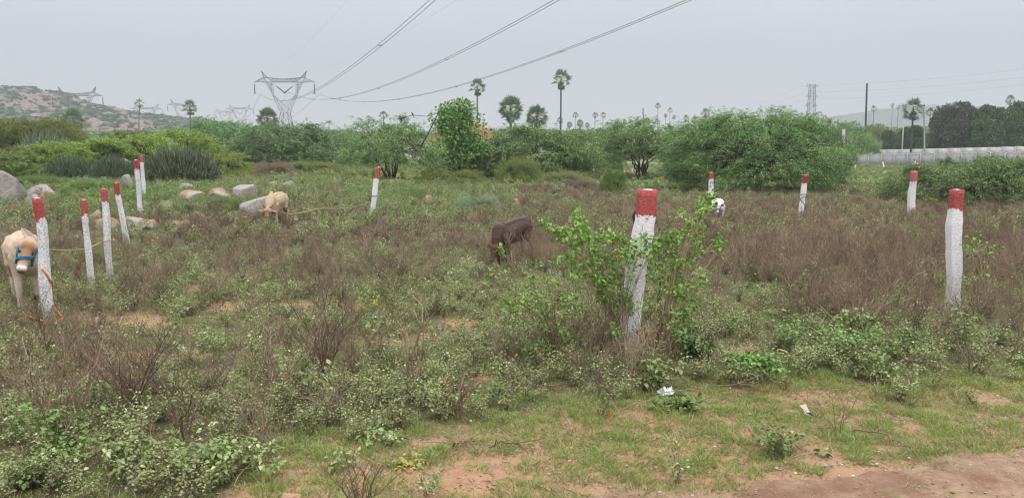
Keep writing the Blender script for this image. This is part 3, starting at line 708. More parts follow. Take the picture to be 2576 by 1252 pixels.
P[15] = stone_post(2220, 401, 2219, 424, 3.8, 4.5, 'distant small red topped post before the wall, beside a leafy sprig', group=FARG, Y=108)
P[16] = stone_post(2301, 400, 2301, 426, 3.8, 4, 'distant post partly behind mesquite twigs, left of two close tops', group=FARG, Y=100)
P[17] = stone_post(2306, 404, 2307, 430, 4, 5, 'distant post partly behind mesquite twigs, right of two close tops', group=FARG, Y=92)
P[18] = stone_post(2560, 391, 2559, 425, 6, 6, 'distant post above the low mesquite at the right edge', group=FARG, Y=86)
SG = 'small white posts under the middle tree'
for k, (px, y0, y1, lb) in enumerate([(1493, 408, 430, 'tiny white post left of the tree with dark spreading trunk'), (1590, 424, 436, 'tiny white post just left of the dark trunk base'),
        (1598, 426, 437, 'tiny white post touching the dark trunk base'), (1679, 418, 433, 'tiny white post right of the dark spreading trunk'), (1713, 420, 436, 'tiny white post at the left foot of the big mesquite')]):
    stone_post(px, y0, px, y1, 3.2, 0.5, lb, group=SG, Y=82+k)
def text_mesh(s, size, mat):
    cu = bpy.data.curves.new('lettering', 'FONT'); cu.body = s; cu.size = size; cu.extrude = .002; cu.offset = size*.012
    o = bpy.data.objects.new('lettering_tmp', cu); C.objects.link(o); bpy.context.view_layer.update()
    me = bpy.data.meshes.new_from_object(o.evaluated_get(bpy.context.evaluated_depsgraph_get())); bpy.data.objects.remove(o)
    me.materials.clear(); me.materials.append(mat); return me
def on_post(k, txt, px, py, hpx, mat='ink', dx=0):
    po, b, t, w = P[k]; pt = ray(px, py, b.y-w*.5-.012)
    me = text_mesh(txt, hpx/F*b.y*1.4, M[mat]); o = link('lettering', me, po)
    o.location = pt-b; o.rotation_euler = (R(90), 0, 0); return o
on_post(9, '1', 1788.3, 455.5, 3, 'ink')
on_post(9, 'CG', 1785.6, 462.2, 6.0, 'ink')
on_post(9, 'rc', 1784.8, 470.5, 5, 'ink')
on_post(8, '/', 1615, 571, 6, 'redpaint')
on_post(8, 'l', 1614, 580, 9, 'redpaint')

# ------------------------------------------------------------------ rocks
FRONT = []
def rock(px0, px1, ytop, ybase, mat, label, Y=None, dep=.8, seed=0, flat=1.0, cat='boulder', name='boulder', group=None):
    px = (px0+px1)/2; b = G(px, ybase) if Y is None else at(px, Y)
    w = (px1-px0)/F*b.y/2; top = ray(px, ytop, b.y).z-b.z
    top = max(top, .04)
    r = np.random.default_rng(seed+int(px0)+1000); nu, nv = 80, 50; g = Geo()
    u = np.linspace(0, 2*np.pi, nu, endpoint=False); v = np.linspace(-.5*np.pi, .5*np.pi, nv)
    U, Vv = np.meshgrid(u, v, indexing='ij'); D = np.stack([np.cos(U)*np.cos(Vv), np.sin(U)*np.cos(Vv), np.sin(Vv)], -1)
    rad = np.ones(U.shape)*1.25
    for _ in range(12):
        n = nrm(r.normal(size=3)*np.array([1, 1, .9])); dd = r.uniform(.74, .98); c = D@n
        rad = np.minimum(rad, np.where(c > .05, dd/np.maximum(c, .05), 9))
    sm = sum(np.sin((D@r.normal(size=3))*k+r.random()*6)*.035/k*3 for k in (3, 5, 9, 14, 24, 37))
    rad = rad*(1+sm*.5)
    Pp = D*rad[..., None]; Pp = Pp*np.array([w, w*dep, top*.80])
    Pp[..., 2] += top*.2; zz = Pp[..., 2].max(); Pp[..., 2] = np.where(Pp[..., 2] > 0, Pp[..., 2]*top/zz, Pp[..., 2])
    xx = np.abs(Pp[..., 0]).max(); Pp[..., 0] *= w/xx
    i, j = np.meshgrid(np.arange(nu), np.arange(nv-1), indexing='ij'); i2 = (i+1) % nu
    g.add(Pp.reshape(-1, 3), np.stack([i*nv+j, i2*nv+j, i2*nv+j+1, i*nv+j+1], -1).reshape(-1, 4))
    me = g.mesh(name, [M[mat]], True); o = link(name, me, None, b); tag(o, label, cat, group); FRONT.append((b.x, b.y, w)); return o
RG = 'boulders on the left of the field'
for a in [(-30, 62, 429, 506, 'rockgrey', 'big smooth grey boulder cut by the left edge'),
          (70, 156, 464, 506, 'rockmix', 'wedge shaped grey boulder right of the big smooth one'),
          (70, 112, 488, 518, 'rockgrey', 'small pale boulder behind the top of the calf side post'),
          (303, 342, 438, 482, 'rockmix', 'upright orange grey boulder touching the close pair of posts'),
          (450, 522, 477, 502, 'rockorange', 'sloping orange slab at the left end of the rock row'),
          (514, 592, 472, 500, 'rockorange', 'blocky orange rock in the middle of the rock row'),
          (585, 646, 464, 502, 'rockmix', 'rounded grey boulder at the right end of the rock row'),
          (606, 730, 487, 530, 'rockgrey', 'broad pale boulder behind the grazing tan cow'),
          (450, 492, 460, 482, 'rockgrey', 'low grey boulder at the foot of the cactus thicket'),
          (523, 552, 459, 474, 'rockmix', 'small brown boulder behind the rock row'),
          (671, 701, 457, 474, 'rockmix', 'small rounded boulder, left of two beyond the pale boulder'),
          (706, 747, 455, 474, 'rockgrey', 'small rounded boulder, right of two beyond the pale boulder'),
          (232, 300, 546, 572, 'rockorange', 'long low orange rock behind the rope tied post'),
          (298, 380, 543, 566, 'rockorange', 'flat orange ledge behind the leaning slim posts'),
          (345, 398, 552, 574, 'rockorange', 'small orange rock right of the slim posts'),
          (225, 262, 527, 549, 'rockmix', 'pale rounded rock between the leaning posts'),
          (430, 482, 553, 574, 'rockorange', 'low orange brown rock alone in brown scrub'),
          (455, 478, 539, 549, 'rockgrey', 'small flat grey stone, left of the flat pair'),
          (480, 520, 533, 548, 'rockgrey', 'small flat grey stone, right of the flat pair'),
          (730, 752, 542, 556, 'rockorange', 'small square orange stone right of the tan cow'),
          (1062, 1096, 491, 514, 'rockorange', 'orange lump of rock beyond the middle of the field'),
          (1224, 1250, 487, 503, 'rockmix', 'small brown rock beside the blue green bush'),
          (1282, 1314, 499, 518, 'rockorange', 'rounded orange rock above the dark calf'),
          (1262, 1292, 446, 461, 'rockorange', 'tiny orange rock far out in the middle'),
          (2484, 2508, 514, 534, 'rockorange', 'reddish stone near the right edge')]:
    rock(*a[:4], a[4], a[5], seed=40, group=RG if a[0] < 760 else 'stones out in the field')
rock(262, 345, 398, 452, 'rockmix', 'large brownish boulder glimpsed inside the dark cactus thicket', Y=44)
rock(2070, 2145, 462, 476, 'soilheap', 'low bare soil heap right of the big mesquite', cat='soil heap', name='soil_heap')
rock(1568, 1600, 430, 444, 'soilheap', 'brown soil heap at the foot of the dark trunk', cat='soil heap', name='soil_heap', Y=74)
rock(700, 760, 1240, 1262, 'soilheap', 'half buried flat pink stone at the bottom edge', cat='stone', name='flat_stone')

# ------------------------------------------------------------------ trees and bushes
mq = {1: mesquite(201, 4.5, 4.75, 250, 36, .125, .036, wisps=26, foliage='mesq', pad=.17),
      2: mesquite(202, 4.5, 5.2, 95, 30, .17, .065, foliage='mesq', stems=11, low=.28),
      3: mesquite(203, 4.5, 4.2, 130, 34, .19, .065, foliage='mesqb', low=.06, wisps=10),
      4: mesquite(204, 4.0, 4.2, 110, 20, .14, .055, foliage='mesqb', low=.18, wisps=12),
      5: mesquite(205, 5.0, 2.6, 200, 26, .10, .035, foliage='mesq', low=.05, wisps=14, pad=.14)}
mq[9] = mesquite(209, 5.0, 3.0, 190, 30, .12, .045, wisps=34, foliage='mesql', low=.03, pad=.15)
M_ = 0
mq[8] = mesquite(208, 4.0, 4.6, 60, 26, .17, .07, stems=12, low=.50, wisps=14, foliage='mesqy')
TG = 'mesquite and acacia bushes across the field'
def put(kind, px, Y, halfw_px, ytop, label, fol=None, rz=0, depth=1.0, name='mesquite_tree', cat='mesquite', group=TG, dims=None):
    b = at(px, Y); W0, H0 = dims or {1: (4.6, 4.75), 2: (4.6, 5.2), 3: (4.6, 4.2), 4: (4.1, 4.2), 5: (5.1, 2.6), 8: (4.1, 4.6), 9: (5.1, 3.0)}[kind]
    W = halfw_px/F*Y; H = ray(px, ytop, Y).z-b.z
    me = mq[kind]
    if fol:
        key = me[0].name+fol; m2 = bpy.data.meshes.get(key)
        if m2 is None: m2 = me[0].copy(); m2.name = key; m2.materials.clear(); m2.materials.append(M[fol])
        me = (m2, me[1])
    t = tree_thing(name, me, b, label, cat, group, rz, (W/W0, W/W0*depth, H/H0)); return t
put(1, 1900, 41, 203, 254, 'biggest spreading mesquite, touching the ground behind the white calf')
put(4, 2060, 47, 72, 288, 'long branched mesquite merging into the right side of the biggest one', rz=2)
put(2, 1612, 68, 132, 290, 'umbrella shaped mesquite with several dark spreading trunks', rz=1.1)
put(3, 1350, 62, 150, 305, 'low dome shaped mesquite right of the bright green tree', 'mesq', rz=2.2)
put(4, 985, 52, 128, 283, 'open airy mesquite with visible dark branches behind the wire bound post', 'mesq', rz=.6)
put(3, 725, 80, 132, 300, 'dark blue green mesquite in the left middle', rz=.4)
put(3, 560, 92, 118, 292, 'blue green mesquite left of the darker one', rz=1.9)
put(4, 830, 90, 110, 318, 'pale mesquite between two darker ones', 'mesqb', rz=2.9)
put(1, 1480, 85, 80, 322, 'small mesquite filling the gap left of the umbrella one', 'mesq', rz=4)
put(1, 1740, 75, 70, 318, 'dull mesquite behind the left flank of the biggest one', rz=5)
put(9, 2435, 31, 205, 384, 'low flat mesquite mound spreading at the right edge', 'mesq', rz=1)
put(9, 2580, 35, 130, 392, 'low mesquite mound cut by the right edge', 'mesq', rz=3)
put(8, 430, 62, 110, 322, 'yellow green acacia behind the cactus thicket', 'mesqy', rz=1.4, cat='acacia', name='acacia_bush')
put(8, 250, 48, 100, 345, 'yellow green acacia spreading over the dark stems at left', 'mesqy', rz=3.3, cat='acacia', name='acacia_bush')
put(1, 95, 66, 140, 280, 'tallest olive acacia at far left under the hill', 'mesqo', rz=2.6, cat='acacia', name='acacia_bush')
put(3, 20, 44, 100, 372, 'olive green acacia at the left edge behind the smooth boulder', 'mesqo', rz=.9, cat='acacia', name='acacia_bush')
put(3, 340, 80, 90, 322, 'olive acacia just right of the grey fan palm', 'mesqo', rz=4.9, cat='acacia', name='acacia_bush')
put(4, 560, 46, 75, 372, 'yellow green bush right of the grey cactus thicket', 'mesqy', rz=5.1, cat='acacia', name='acacia_bush')
put(5, 100, 33, 85, 436, 'low green bush between the left boulders and the acacias', 'green', rz=2, cat='bush', name='green_bush')
put(5, 780, 58, 100, 400, 'low green brush under the dark mesquite', 'mesqo', rz=2.1, cat='bush', name='green_bush')
put(5, 690, 50, 62, 400, 'brownish dry bush in front of the dark mesquite', 'brush', rz=.5, cat='bush', name='dry_thicket')
put(5, 1310, 55, 60, 385, 'yellow green leafy bush before the dome mesquite', 'mesqo', rz=1.5, cat='bush', name='green_bush')
put(5, 1130, 50, 100, 420, 'olive scrub below the bright green tree', 'mesqo', rz=3.5, cat='bush', name='green_bush')
put(5, 1420, 50, 70, 425, 'olive scrub right of the dome mesquite foot', 'dgrass', rz=4.5, cat='bush', name='green_bush')
put(5, 1455, 40, 55, 446, 'bare greyish brush left of the vivid green bush', 'brush', rz=2.5, cat='bush', name='dry_thicket')
put(5, 1543, 37, 38, 418, 'vivid green feathery bush in the open', 'brightree', rz=2.8, cat='bush', name='green_bush')
put(5, 1205, 26.5, 62, 486, 'blue green low bush in the middle distance', 'bluebush', rz=.3, cat='bush', name='green_bush')
put(5, 350, 27, 75, 480, 'fresh green bush behind the close pair of posts', 'green', rz=.8, cat='bush', name='green_bush')
put(5, 530, 24.5, 85, 490, 'fresh green weeds bushing up before the orange rocks', 'green', rz=1.8, cat='bush', name='green_bush')
put(5, 235, 29, 70, 452, 'bright green bush behind the leaning posts', 'brightree', rz=2.9, cat='bush', name='green_bush')
put(8, 345, 50, 95, 335, 'yellow green acacia with dark stems right of centre in the left thicket', 'mesqy', rz=2.3, cat='acacia', name='acacia_bush')
put(8, 150, 47, 85, 352, 'yellow green acacia left of the others over the cactus', 'mesqy', rz=4.3, cat='acacia', name='acacia_bush')
put(8, 60, 46, 80, 366, 'lowest yellow green acacia toward the left edge', 'mesqo', rz=5.5, cat='acacia', name='acacia_bush')
mq[6] = leafy(301, 2.6, 6.0, 58, 150, .26, .17, 'brightree', .10, big=1.25)
put(6, 1152, 60, 68, 254, 'bright green broad leaved tree rising above the mesquites', dims=(2.2, 6.0), name='leafy_tree', cat='tree', group='broad leaved trees')
mq[7] = leafy(302, 6.0, 8.0, 90, 300, .42, .28, 'darktree', .05)
mq[8] = leafy(303, 6.0, 8.0, 90, 300, .42, .28, 'browntree', .05)
DG = 'dark trees beyond the wall on the right'
for px, Y, hw, yt, k, fol, lb in [(2395, 178, 68, 264, 8, None, 'brownish purple tree beyond the wall, right of the concrete pole'),
        (2475, 172, 62, 268, 7, None, 'dark tree with light green sprays beyond the wall'),
        (2555, 168, 60, 258, 7, None, 'dark tree beyond the wall at the right edge'),
        (2440, 185, 45, 285, 7, None, 'low dark tree filling between the brownish and the dark one'),
        (2590, 180, 60, 250, 7, None, 'tallest dark tree cut by the right edge')]:
    put(k, px, Y, hw, yt-3, lb, fol, rz=px, dims=(6.0, 8.0), name='dark_tree', cat='tree', group=DG)
for px, Y, hw, yt, fol, lb in [(2283, 175, 45, 316, 'darktree', 'dark green bush left of the concrete pole'), (2225, 190, 26, 328, 'darktree', 'small dark green bush beyond the wall left of the big palm'),
        (2200, 200, 36, 308, 'mesqo', 'olive bush beyond the wall below the headless trunk'), (2130, 120, 60, 300, 'mesq', 'mesquite beyond the biggest one on its right'),
        (2175, 150, 32, 330, 'mesq', 'small mesquite before the far grey ground')]:
    put(7 if fol == 'darktree' else 2, px, Y, hw, yt, lb, fol, rz=px, dims=(6.0, 8.0) if fol == 'darktree' else None, name='far_bush', cat='bush', group='bushes beyond the wall')
# brush pile
def brush_pile():
    b = at(2318, 160); r = np.random.default_rng(5); g = Geo(); n = 120
    a = r.random(n)*6.28; p0 = np.stack([np.cos(a)*2.6*r.random(n), np.sin(a)*1.5*r.random(n), r.random(n)*.6], 1)
    p1 = np.stack([p0[:, 0]*.3+r.normal(size=n)*.9, p0[:, 1]*.3, 1.2+r.random(n)*1.2], 1); g.prisms(p0, p1, .06, .03, 4)
    tag(link('brush_pile', g.mesh('brush_pile', [M['brush']]), None, b), 'tangled pile of dead branches against the concrete pole foot', 'brush pile')
brush_pile()
# cactus thickets
def euphorbia(seed, W, H, n):
    r = np.random.default_rng(seed); g = Geo(); a = r.random(n)*6.283; q = np.sqrt(r.random(n)); base = np.stack([np.cos(a)*q*W*.85, np.sin(a)*q*W*.6, np.zeros(n)], 1)
    h = H*(1-.65*q**2.2)*r.uniform(.75, 1.05, n)
    for lev in range(3):
        z0 = h*lev/3*(1-.15*r.random(n)); p0 = base+np.stack([np.cos(a)*q, np.sin(a)*q*.7, 0*a], 1)*(z0*.22)[:, None]+rv(r, n, .05)*[1, 1, 0]; p0[:, 2] = z0
        l = h*.38*r.uniform(.8, 1.2, n)
        d = nrm(np.stack([np.cos(a)*q*.4, np.sin(a)*q*.4, 0*a+1], 1)+rv(r, n, .14)); p1 = p0+d*l[:, None]
        for _s in range(2 if lev else 3):
            o = rv(r, n, .11)*[1, 1, .5]; bend = rv(r, n, .05)
            mid = (p0+p1)/2+o+bend; g.prisms(p0+o, mid, .02, .025, 4); g.prisms(mid, p1+o, .025, .014, 4)
    return g.mesh('cactus_stems%d' % seed, [M['euph']])
EM = euphorbia(401, 2.2, 2.2, 480)
EM_SHADE = EM.copy(); EM_SHADE.materials.clear(); EM_SHADE.materials.append(M['euph_shade'])
def cactus(px, Y, hw, yt, label, EM=EM):
    b = at(px, Y); W = hw/F*Y; H = ray(px, yt, Y).z-b.z; o = link('cactus_thicket', EM, None, b); o.scale = (W/2.1, W/2.1, H/2.25); o.rotation_euler = (0, 0, 0)
    tag(o, label, 'cactus', 'cactus thickets on the left')
cactus(455, 37, 100, 358, 'large grey green cactus thicket of upright fingers behind the posts')
cactus(185, 42, 68, 386, 'cactus thicket with painted shade under the yellow green acacia', EM_SHADE)
cactus(290, 41, 58, 384, 'cactus thicket with painted shade left of the close pair of posts', EM_SHADE)
cactus(125, 58, 90, 325, 'cactus thicket high behind the left acacias')

# palms
palms = {'tall': fan_palm(501, 14, 2.5, 24, 10), 'young': fan_palm(502, 3.0, 2.9, 66, 0, sweep=158, tr=.25), 'thin': fan_palm(503, 14, 2.3, 17, 3), 'lean': fan_palm(504, 14, 2.4, 16, 9, lean=.07)}
PB = {'tall': (2.4, 14), 'young': (2.7, 3.0), 'thin': (2.2, 14), 'lean': (2.3, 14)}
PG = 'palmyra palms'
def palm(kind, px, wpx, ytop, label, sw=1.0, Y=None, rz=None):
    cr, th = PB[kind]; Y = Y or 2*cr*F/wpx; b = at(px, Y); s = wpx/F*Y/(2*cr); H = ray(px, ytop, Y).z-b.z
    crown_h = cr*.93*s; trunk = max(H-crown_h, .5)
    t = empty('fan_palm', b, label, 'palm', PG, rz if rz is not None else (px*1.7) % 6.28)
    c = link('crown', palms[kind][0], t); c.scale = (s,)*3; lean = .07 if kind == 'lean' else 0
    c.location = (lean*(trunk/ (s*th) -1)*th*s, 0, trunk-th*s)
    k = link('trunk', palms[kind][1], t); k.scale = (s if not lean else trunk/th, s, trunk/th)
    if lean: c.location.x = lean*trunk-lean*th*s
    return t
palm('lean', 359, 27, 247, 'slim leaning palm with brown hanging fans, leftmost against the sky', rz=0)
palm('tall', 489, 42, 249, 'full crowned palm right of the leaning one, near the hill foot')
palm('young', 199, 60, 270, 'grey green trunkless fan palm standing before the rocky hill')
palm('young', 681, 60, 269, 'bushy palm top behind mesquites, left of the big pylon')
palm('tall', 1202, 47, 195, 'tall palm whose crown touches the power wires')
palm('tall', 1409, 56, 171, 'tallest dense crowned palm in the middle')
palm('young', 1285, 68, 239, 'large bushy palm right of the bright green tree')
palm('young', 1350, 60, 262, 'large bushy palm left of the tallest one')
far = [('thin', 1407, 19, 293, 'small palm crown right behind the tallest palm trunk'), ('young', 1431, 16, 306, 'tiny palm tuft left of the small slim palm'), ('thin', 1445, 17, 281, 'small slim palm, first right of the tallest'),
       ('young', 1457, 19, 300, 'tiny bushy palm at the foot of the slim small one'), ('young', 1475, 14, 308, 'lowest tiny palm tuft between the small slim palms'), ('tall', 1494, 18, 281, 'small palm, left of a close far pair'),
       ('thin', 1514, 17, 281, 'small palm, right of a close far pair'), ('thin', 1650, 17, 258, 'highest small palm over the umbrella mesquite'), ('thin', 1680, 15, 270, 'small palm second over the umbrella mesquite'),
       ('young', 1669, 11, 286, 'tiny palm tuft left under the second small palm'), ('young', 1690, 11, 290, 'tiny palm tuft right under the second small palm'), ('tall', 1720, 20, 288, 'small grey palm left of the biggest mesquite'),
       ('thin', 1742, 22, 291, 'small loose palm right of the grey one'), ('tall', 1768, 27, 271, 'medium palm rising at the biggest mesquite left shoulder'), ('thin', 2185, 19, 264, 'small palm just right of the headless trunk'),
       ('tall', 2231, 13, 259, 'slim far palm, left of the far pair near the big right palm'), ('thin', 2246, 14, 263, 'slim far palm, right of the far pair near the big right palm'),
       ('tall', 2283, 62, 243, 'big full palm left of the concrete pole'), ('thin', 2326, 24, 271, 'faint palm behind the concrete pole'), ('thin', 2417, 23, 253, 'palm crown above the brownish tree'),
       ('thin', 2366, 14, 258, 'small palm crown left above the brownish tree'), ('tall', 2522, 27, 238, 'palm crown standing highest over the dark trees'), ('thin', 2567, 24, 249, 'palm crown at the right edge over the dark trees'),
       ('thin', 969, 24, 278, 'palm crown behind the airy mesquite, middle of three'), ('thin', 932, 15, 290, 'palm crown behind the airy mesquite, left of three'), ('tall', 1022, 24, 289, 'palm crown behind the airy mesquite, right of three')]
for k, px, w, yt, lb in far: palm(k, px, w, yt, lb)
def coconut():
    r = np.random.default_rng(9); g = Geo(); b_ = Geo(); H = 9; b_.tube([[0, 0, 0], [.2, 0, H*.5], [.3, 0, H]], [.25, .18, .15], 7)
    for i in range(14):
        a = i*2.4; el = R(70-i*6); d = np.array([math.cos(a)*math.cos(el), math.sin(a)*math.cos(el), math.sin(el)]); t = np.linspace(0, 1, 14)[:, None]
        p = np.array([.3, 0, H])+d*3*t; p[:, 2] -= 1.6*t[:, 0]**2; g.prisms(p[:-1], p[1:], .04, .03, 3)
        for sgn in (-1, 1):
            s = nrm(np.cross(d, [0, 0, 1.]))*sgn; D = np.repeat((s*.8+d*.5+np.array([0, 0, -.5]))[None], 14, 0); g.leaves(p, D, np.repeat(np.array([[0, 0, 1.]]), 14, 0), .9, .16)
    Y = 330; b = at(832, Y); t = empty('coconut_palm', b, 'small distant coconut palm with feather fronds right of the big pylon', 'palm'); H2 = ray(832, 299, Y).z-b.z; s = H2/10.8
    c = link('crown', g.mesh('fronds', [M['palm']]), t); c.scale = (s,)*3; k = link('trunk', b_.mesh('ctrunk', [M['palmbark']], True), t); k.scale = (s,)*3
coconut()
def dead_trunk(px0, y0, px1, Y, w, label):
    b = at(px1, Y); t = ray(px0, y0, Y)-b; g = Geo(); q = np.linspace(0, 1, 8)[:, None]; p = np.array(t)[None]*q; g.tube(p, np.linspace(w*1.15, w, 8), 9)
    tag(link('dead_palm_trunk', g.mesh('dead_palm_trunk', [M['palmbark']], True), None, b), label, 'palm trunk')
dead_trunk(2181, 210, 2169, 170, .19, 'headless dark palm trunk leaning slightly against the sky')
dead_trunk(1617.5, 272, 1617, 300, .2, 'short dark pole stump sticking up over the umbrella mesquite')

# distant scrub belt (nobody could count it)
def far_bush(seed, W=4.0, H=3.2):
    r = np.random.default_rng(seed); g = Geo(); n = 900; d = nrm(rv(r, n)); d[:, 2] = np.abs(d[:, 2]); k = r.uniform(.55, 1, n)*(.8+.3*np.sin(d[:, 0]*5+seed)*np.cos(d[:, 1]*4))
    p = d*k[:, None]*[W, W, H]; g.leaves(p, d+rv(r, n, .5), rv(r, n, .4)+[0, 0, 1], r.uniform(.5, 1.0, n), r.uniform(.35, .6, n)); return g
pc_hill = proto_collection('hillscrub', [far_bush(620+i).mesh('hill_bush%d' % i, [M[mt]]) for i, mt in enumerate(['darktree', 'mesqb', 'darktree', 'browntree', 'darktree'])])
pc_far = proto_collection('farscrub', [far_bush(600+i).mesh('far_bush%d' % i, [M[mt]]) for i, mt in enumerate(['mesq', 'mesqb', 'darktree', 'mesqo', 'mesq'])])
r, x, y = field_points(2600, 100, 900, 77, 1.3)
k = (y > 155) & (r.random(len(x)) < .6+.4*(vnoise(x, y, .01, 3) > .5)) | ((x < -8) & (y > 95))
u_, v_ = proj(x, y, 0); k &= ~((u_ > 2120) & (y < 320) & (r.random(len(x)) < .85))
x, y = x[k], y[k]
scatter('distant_scrub', np.stack([x, y, T(x, y)-.3], 1), np.stack([0*x, 0*x, r.random(len(x))*6], 1), r.uniform(.7, 1.5, len(x)), r.integers(0, 5, len(x)), pc_far, 'belt of distant green scrub on the plain below the hill', 'scrub')
# scrub and rocks on the rocky hill
XX, YY, ZZ, RK = HX; r = np.random.default_rng(78); n = 8000; i = r.integers(1, XX.shape[0]-1, n); j = r.integers(1, int(XX.shape[1]*.62), n)
k = RK[i, j]+.15*r.random(n) < .66; i, j = i[k], j[k]; n = len(i)
scatter('hill_scrub', np.stack([XX[i, j], YY[i, j], ZZ[i, j]-.5], 1), np.stack([np.zeros(n), np.zeros(n), r.random(n)*6], 1), r.uniform(.35, .8, n), r.integers(0, 5, n), pc_hill, 'dark scrub dotted over the rocky hillside', 'scrub')
def bould(seed):
    r = np.random.default_rng(seed); nu, nv = 12, 8; u = np.linspace(0, 6.283, nu, endpoint=False); v = np.linspace(-1.57, 1.57, nv); U, Vv = np.meshgrid(u, v, indexing='ij')
    D = np.stack([np.cos(U)*np.cos(Vv), np.sin(U)*np.cos(Vv), np.sin(Vv)], -1); rad = np.ones(U.shape)*1.2
    for _ in range(8):
        q = nrm(r.normal(size=3)); c = D@q; rad = np.minimum(rad, np.where(c > .05, r.uniform(.7, 1)/np.maximum(c, .05), 9))
    g = Geo(); i, j = np.meshgrid(np.arange(nu), np.arange(nv-1), indexing='ij'); i2 = (i+1) % nu
    g.add((D*rad[..., None]*[3.6, 2.6, 2.0]).reshape(-1, 3), np.stack([i*nv+j, i2*nv+j, i2*nv+j+1, i*nv+j+1], -1).reshape(-1, 4))
    return g.mesh('hill_boulder%d' % seed, [M['hillrock']])
M['hillrock'] = simple('weathered pink granite', (.22, .16, .14), (.16, .12, .11), .25, .95, .5, .3)
pc_b = proto_collection('hillboulders', [bould(700+i) for i in range(4)])
n = 500; i = r.integers(1, XX.shape[0]-1, n); j = r.integers(1, int(XX.shape[1]*.62), n); k = RK[i, j] > .47; i, j = i[k], j[k]; n = len(i)
scatter('hill_boulders', np.stack([XX[i, j], YY[i, j], ZZ[i, j]], 1), np.stack([r.normal(size=n)*.2, r.normal(size=n)*.2, r.random(n)*6], 1), r.random(n)**2*1.0+.3, r.integers(0, 4, n), pc_b, 'pinkish boulders strewn over the rocky hillside', 'boulders')

# hay heap
def heap():
    b = at(1165, 88); r = np.random.default_rng(3); nu, nv = 60, 18; u = np.linspace(0, 6.283, nu, endpoint=False); v = np.linspace(0, 1.57, nv); U, Vv = np.meshgrid(u, v, indexing='ij')
    W = 90/F*88; H = ray(1165, 309, 88).z-b.z; n = vnoise(np.cos(U)*3+5, np.sin(U)*3+Vv*3, 1, 4)*.18+.9; X = np.cos(U)*np.cos(Vv)**.6*W*n; Yy = np.sin(U)*np.cos(Vv)**.6*W*.6*n; Z = np.sin(Vv)**.8*H*(.9+.1*n)
    i, j = np.meshgrid(np.arange(nu), np.arange(nv-1), indexing='ij'); i2 = (i+1) % nu; g = Geo(); g.add(np.stack([X, Yy, Z], -1).reshape(-1, 3), np.stack([i*nv+j, i2*nv+j, i2*nv+j+1, i*nv+j+1], -1).reshape(-1, 4))
    tag(link('hay_heap', g.mesh('hay_heap', [M['hay']], True), None, b), 'large straw orange heap glimpsed behind the bright green tree', 'hay heap')
heap()

# ------------------------------------------------------------------ compound walls
def wall(name, pts, hgt, spacing, label, wavy, matp, matrow, zoff=0, rows=5):
    t = empty(name, (pts[0][0], pts[0][1], pts[0][2]), label, 'wall'); o = np.array(pts[0]); p = Geo(); w = Geo(); tp = Geo(); r = np.random.default_rng(3)
    P0 = np.array(pts, float); seg = np.linalg.norm(np.diff(P0[:, :2], axis=0), axis=1); tot = seg.sum(); n = int(tot/spacing); s = np.linspace(0, tot, n+1); cs = np.concatenate([[0], np.cumsum(seg)])
    Q = np.stack([np.interp(s, cs, P0[:, i]) for i in range(3)], 1)-o
    posts = []
    for k, q in enumerate(Q):
        a = Geo(); a.box((0, 0, hgt/2-.2), (.09, .09, hgt/2+.25)); posts.append((q, a))
    rz = math.atan2(P0[-1, 1]-P0[0, 1], P0[-1, 0]-P0[0, 0])
    pm = posts[0][1].mesh('wall_post', [M['wallpost']])
    for q, a in posts[:100]:
        x = link('post', pm, t, q); x.rotation_euler = (0, 0, rz)
    rh = (hgt-.02)/rows
    for k in range(n):
        A, B = Q[k], Q[k+1]; m = (A+B)/2; l = np.linalg.norm((B-A)[:2])/2-.09
        hw_ = rh*matrow
        w.box((m[0], m[1], m[2]+(hgt-hw_)/2-.3), (l, .03, (hgt-hw_)/2+.3), 0, rz)
        if matrow: w.box((m[0], m[1], m[2]+hgt-hw_/2), (l, .036, hw_/2), 1, rz)
    link('panels', w.mesh(name+'_panels', [M['wallpan'], M['wallwhite']]), t)
    if wavy:
        g = Geo(); ss = np.linspace(0, tot, n*10); c = np.stack([np.interp(ss, cs, P0[:, i]) for i in range(3)], 1)-o
        top = hgt+.02+.10*np.sin(ss*2*np.pi/1.1)+.05*np.sin(ss*3.7)+.04*r.normal(size=len(ss)); bot = top-.13-.05*np.sin(ss*5)
        V = []
        for dy in (-.06, .06):
            for zz in (bot, top): V.append(c+np.stack([0*ss, 0*ss+dy, zz], 1))
        V = np.stack(V, 1); k = len(ss); i = np.arange(k-1)[:, None]*4
        f = np.concatenate([i+np.array([[0, 4, 5, 1]]), i+np.array([[2, 3, 7, 6]]), i+np.array([[1, 5, 7, 3]]), i+np.array([[0, 2, 6, 4]])]); g.add(V.reshape(-1, 3), f)
        link('coping', g.mesh(name+'_coping', [M['wallwhite']]), t)
def wp(px, py_base, Y): 
    q = ray(px, py_base, Y); return (q.x, q.y, q.z)
wall('compound_wall', [wp(2060, 415.5, 149), wp(2300, 414, 141), wp(2640, 411, 131)], 1.95, 2.15, 'grey precast slab wall with wavy broken whitish top edge', True, 'wallpan', 0)
wall('boundary_wall', [wp(2060, 404, 163), wp(2330, 400, 152), wp(2660, 394, 141)], 2.0, 2.15, 'farther slab wall with whitewashed upper slabs behind the wavy topped one', False, 'wallpan', 4)

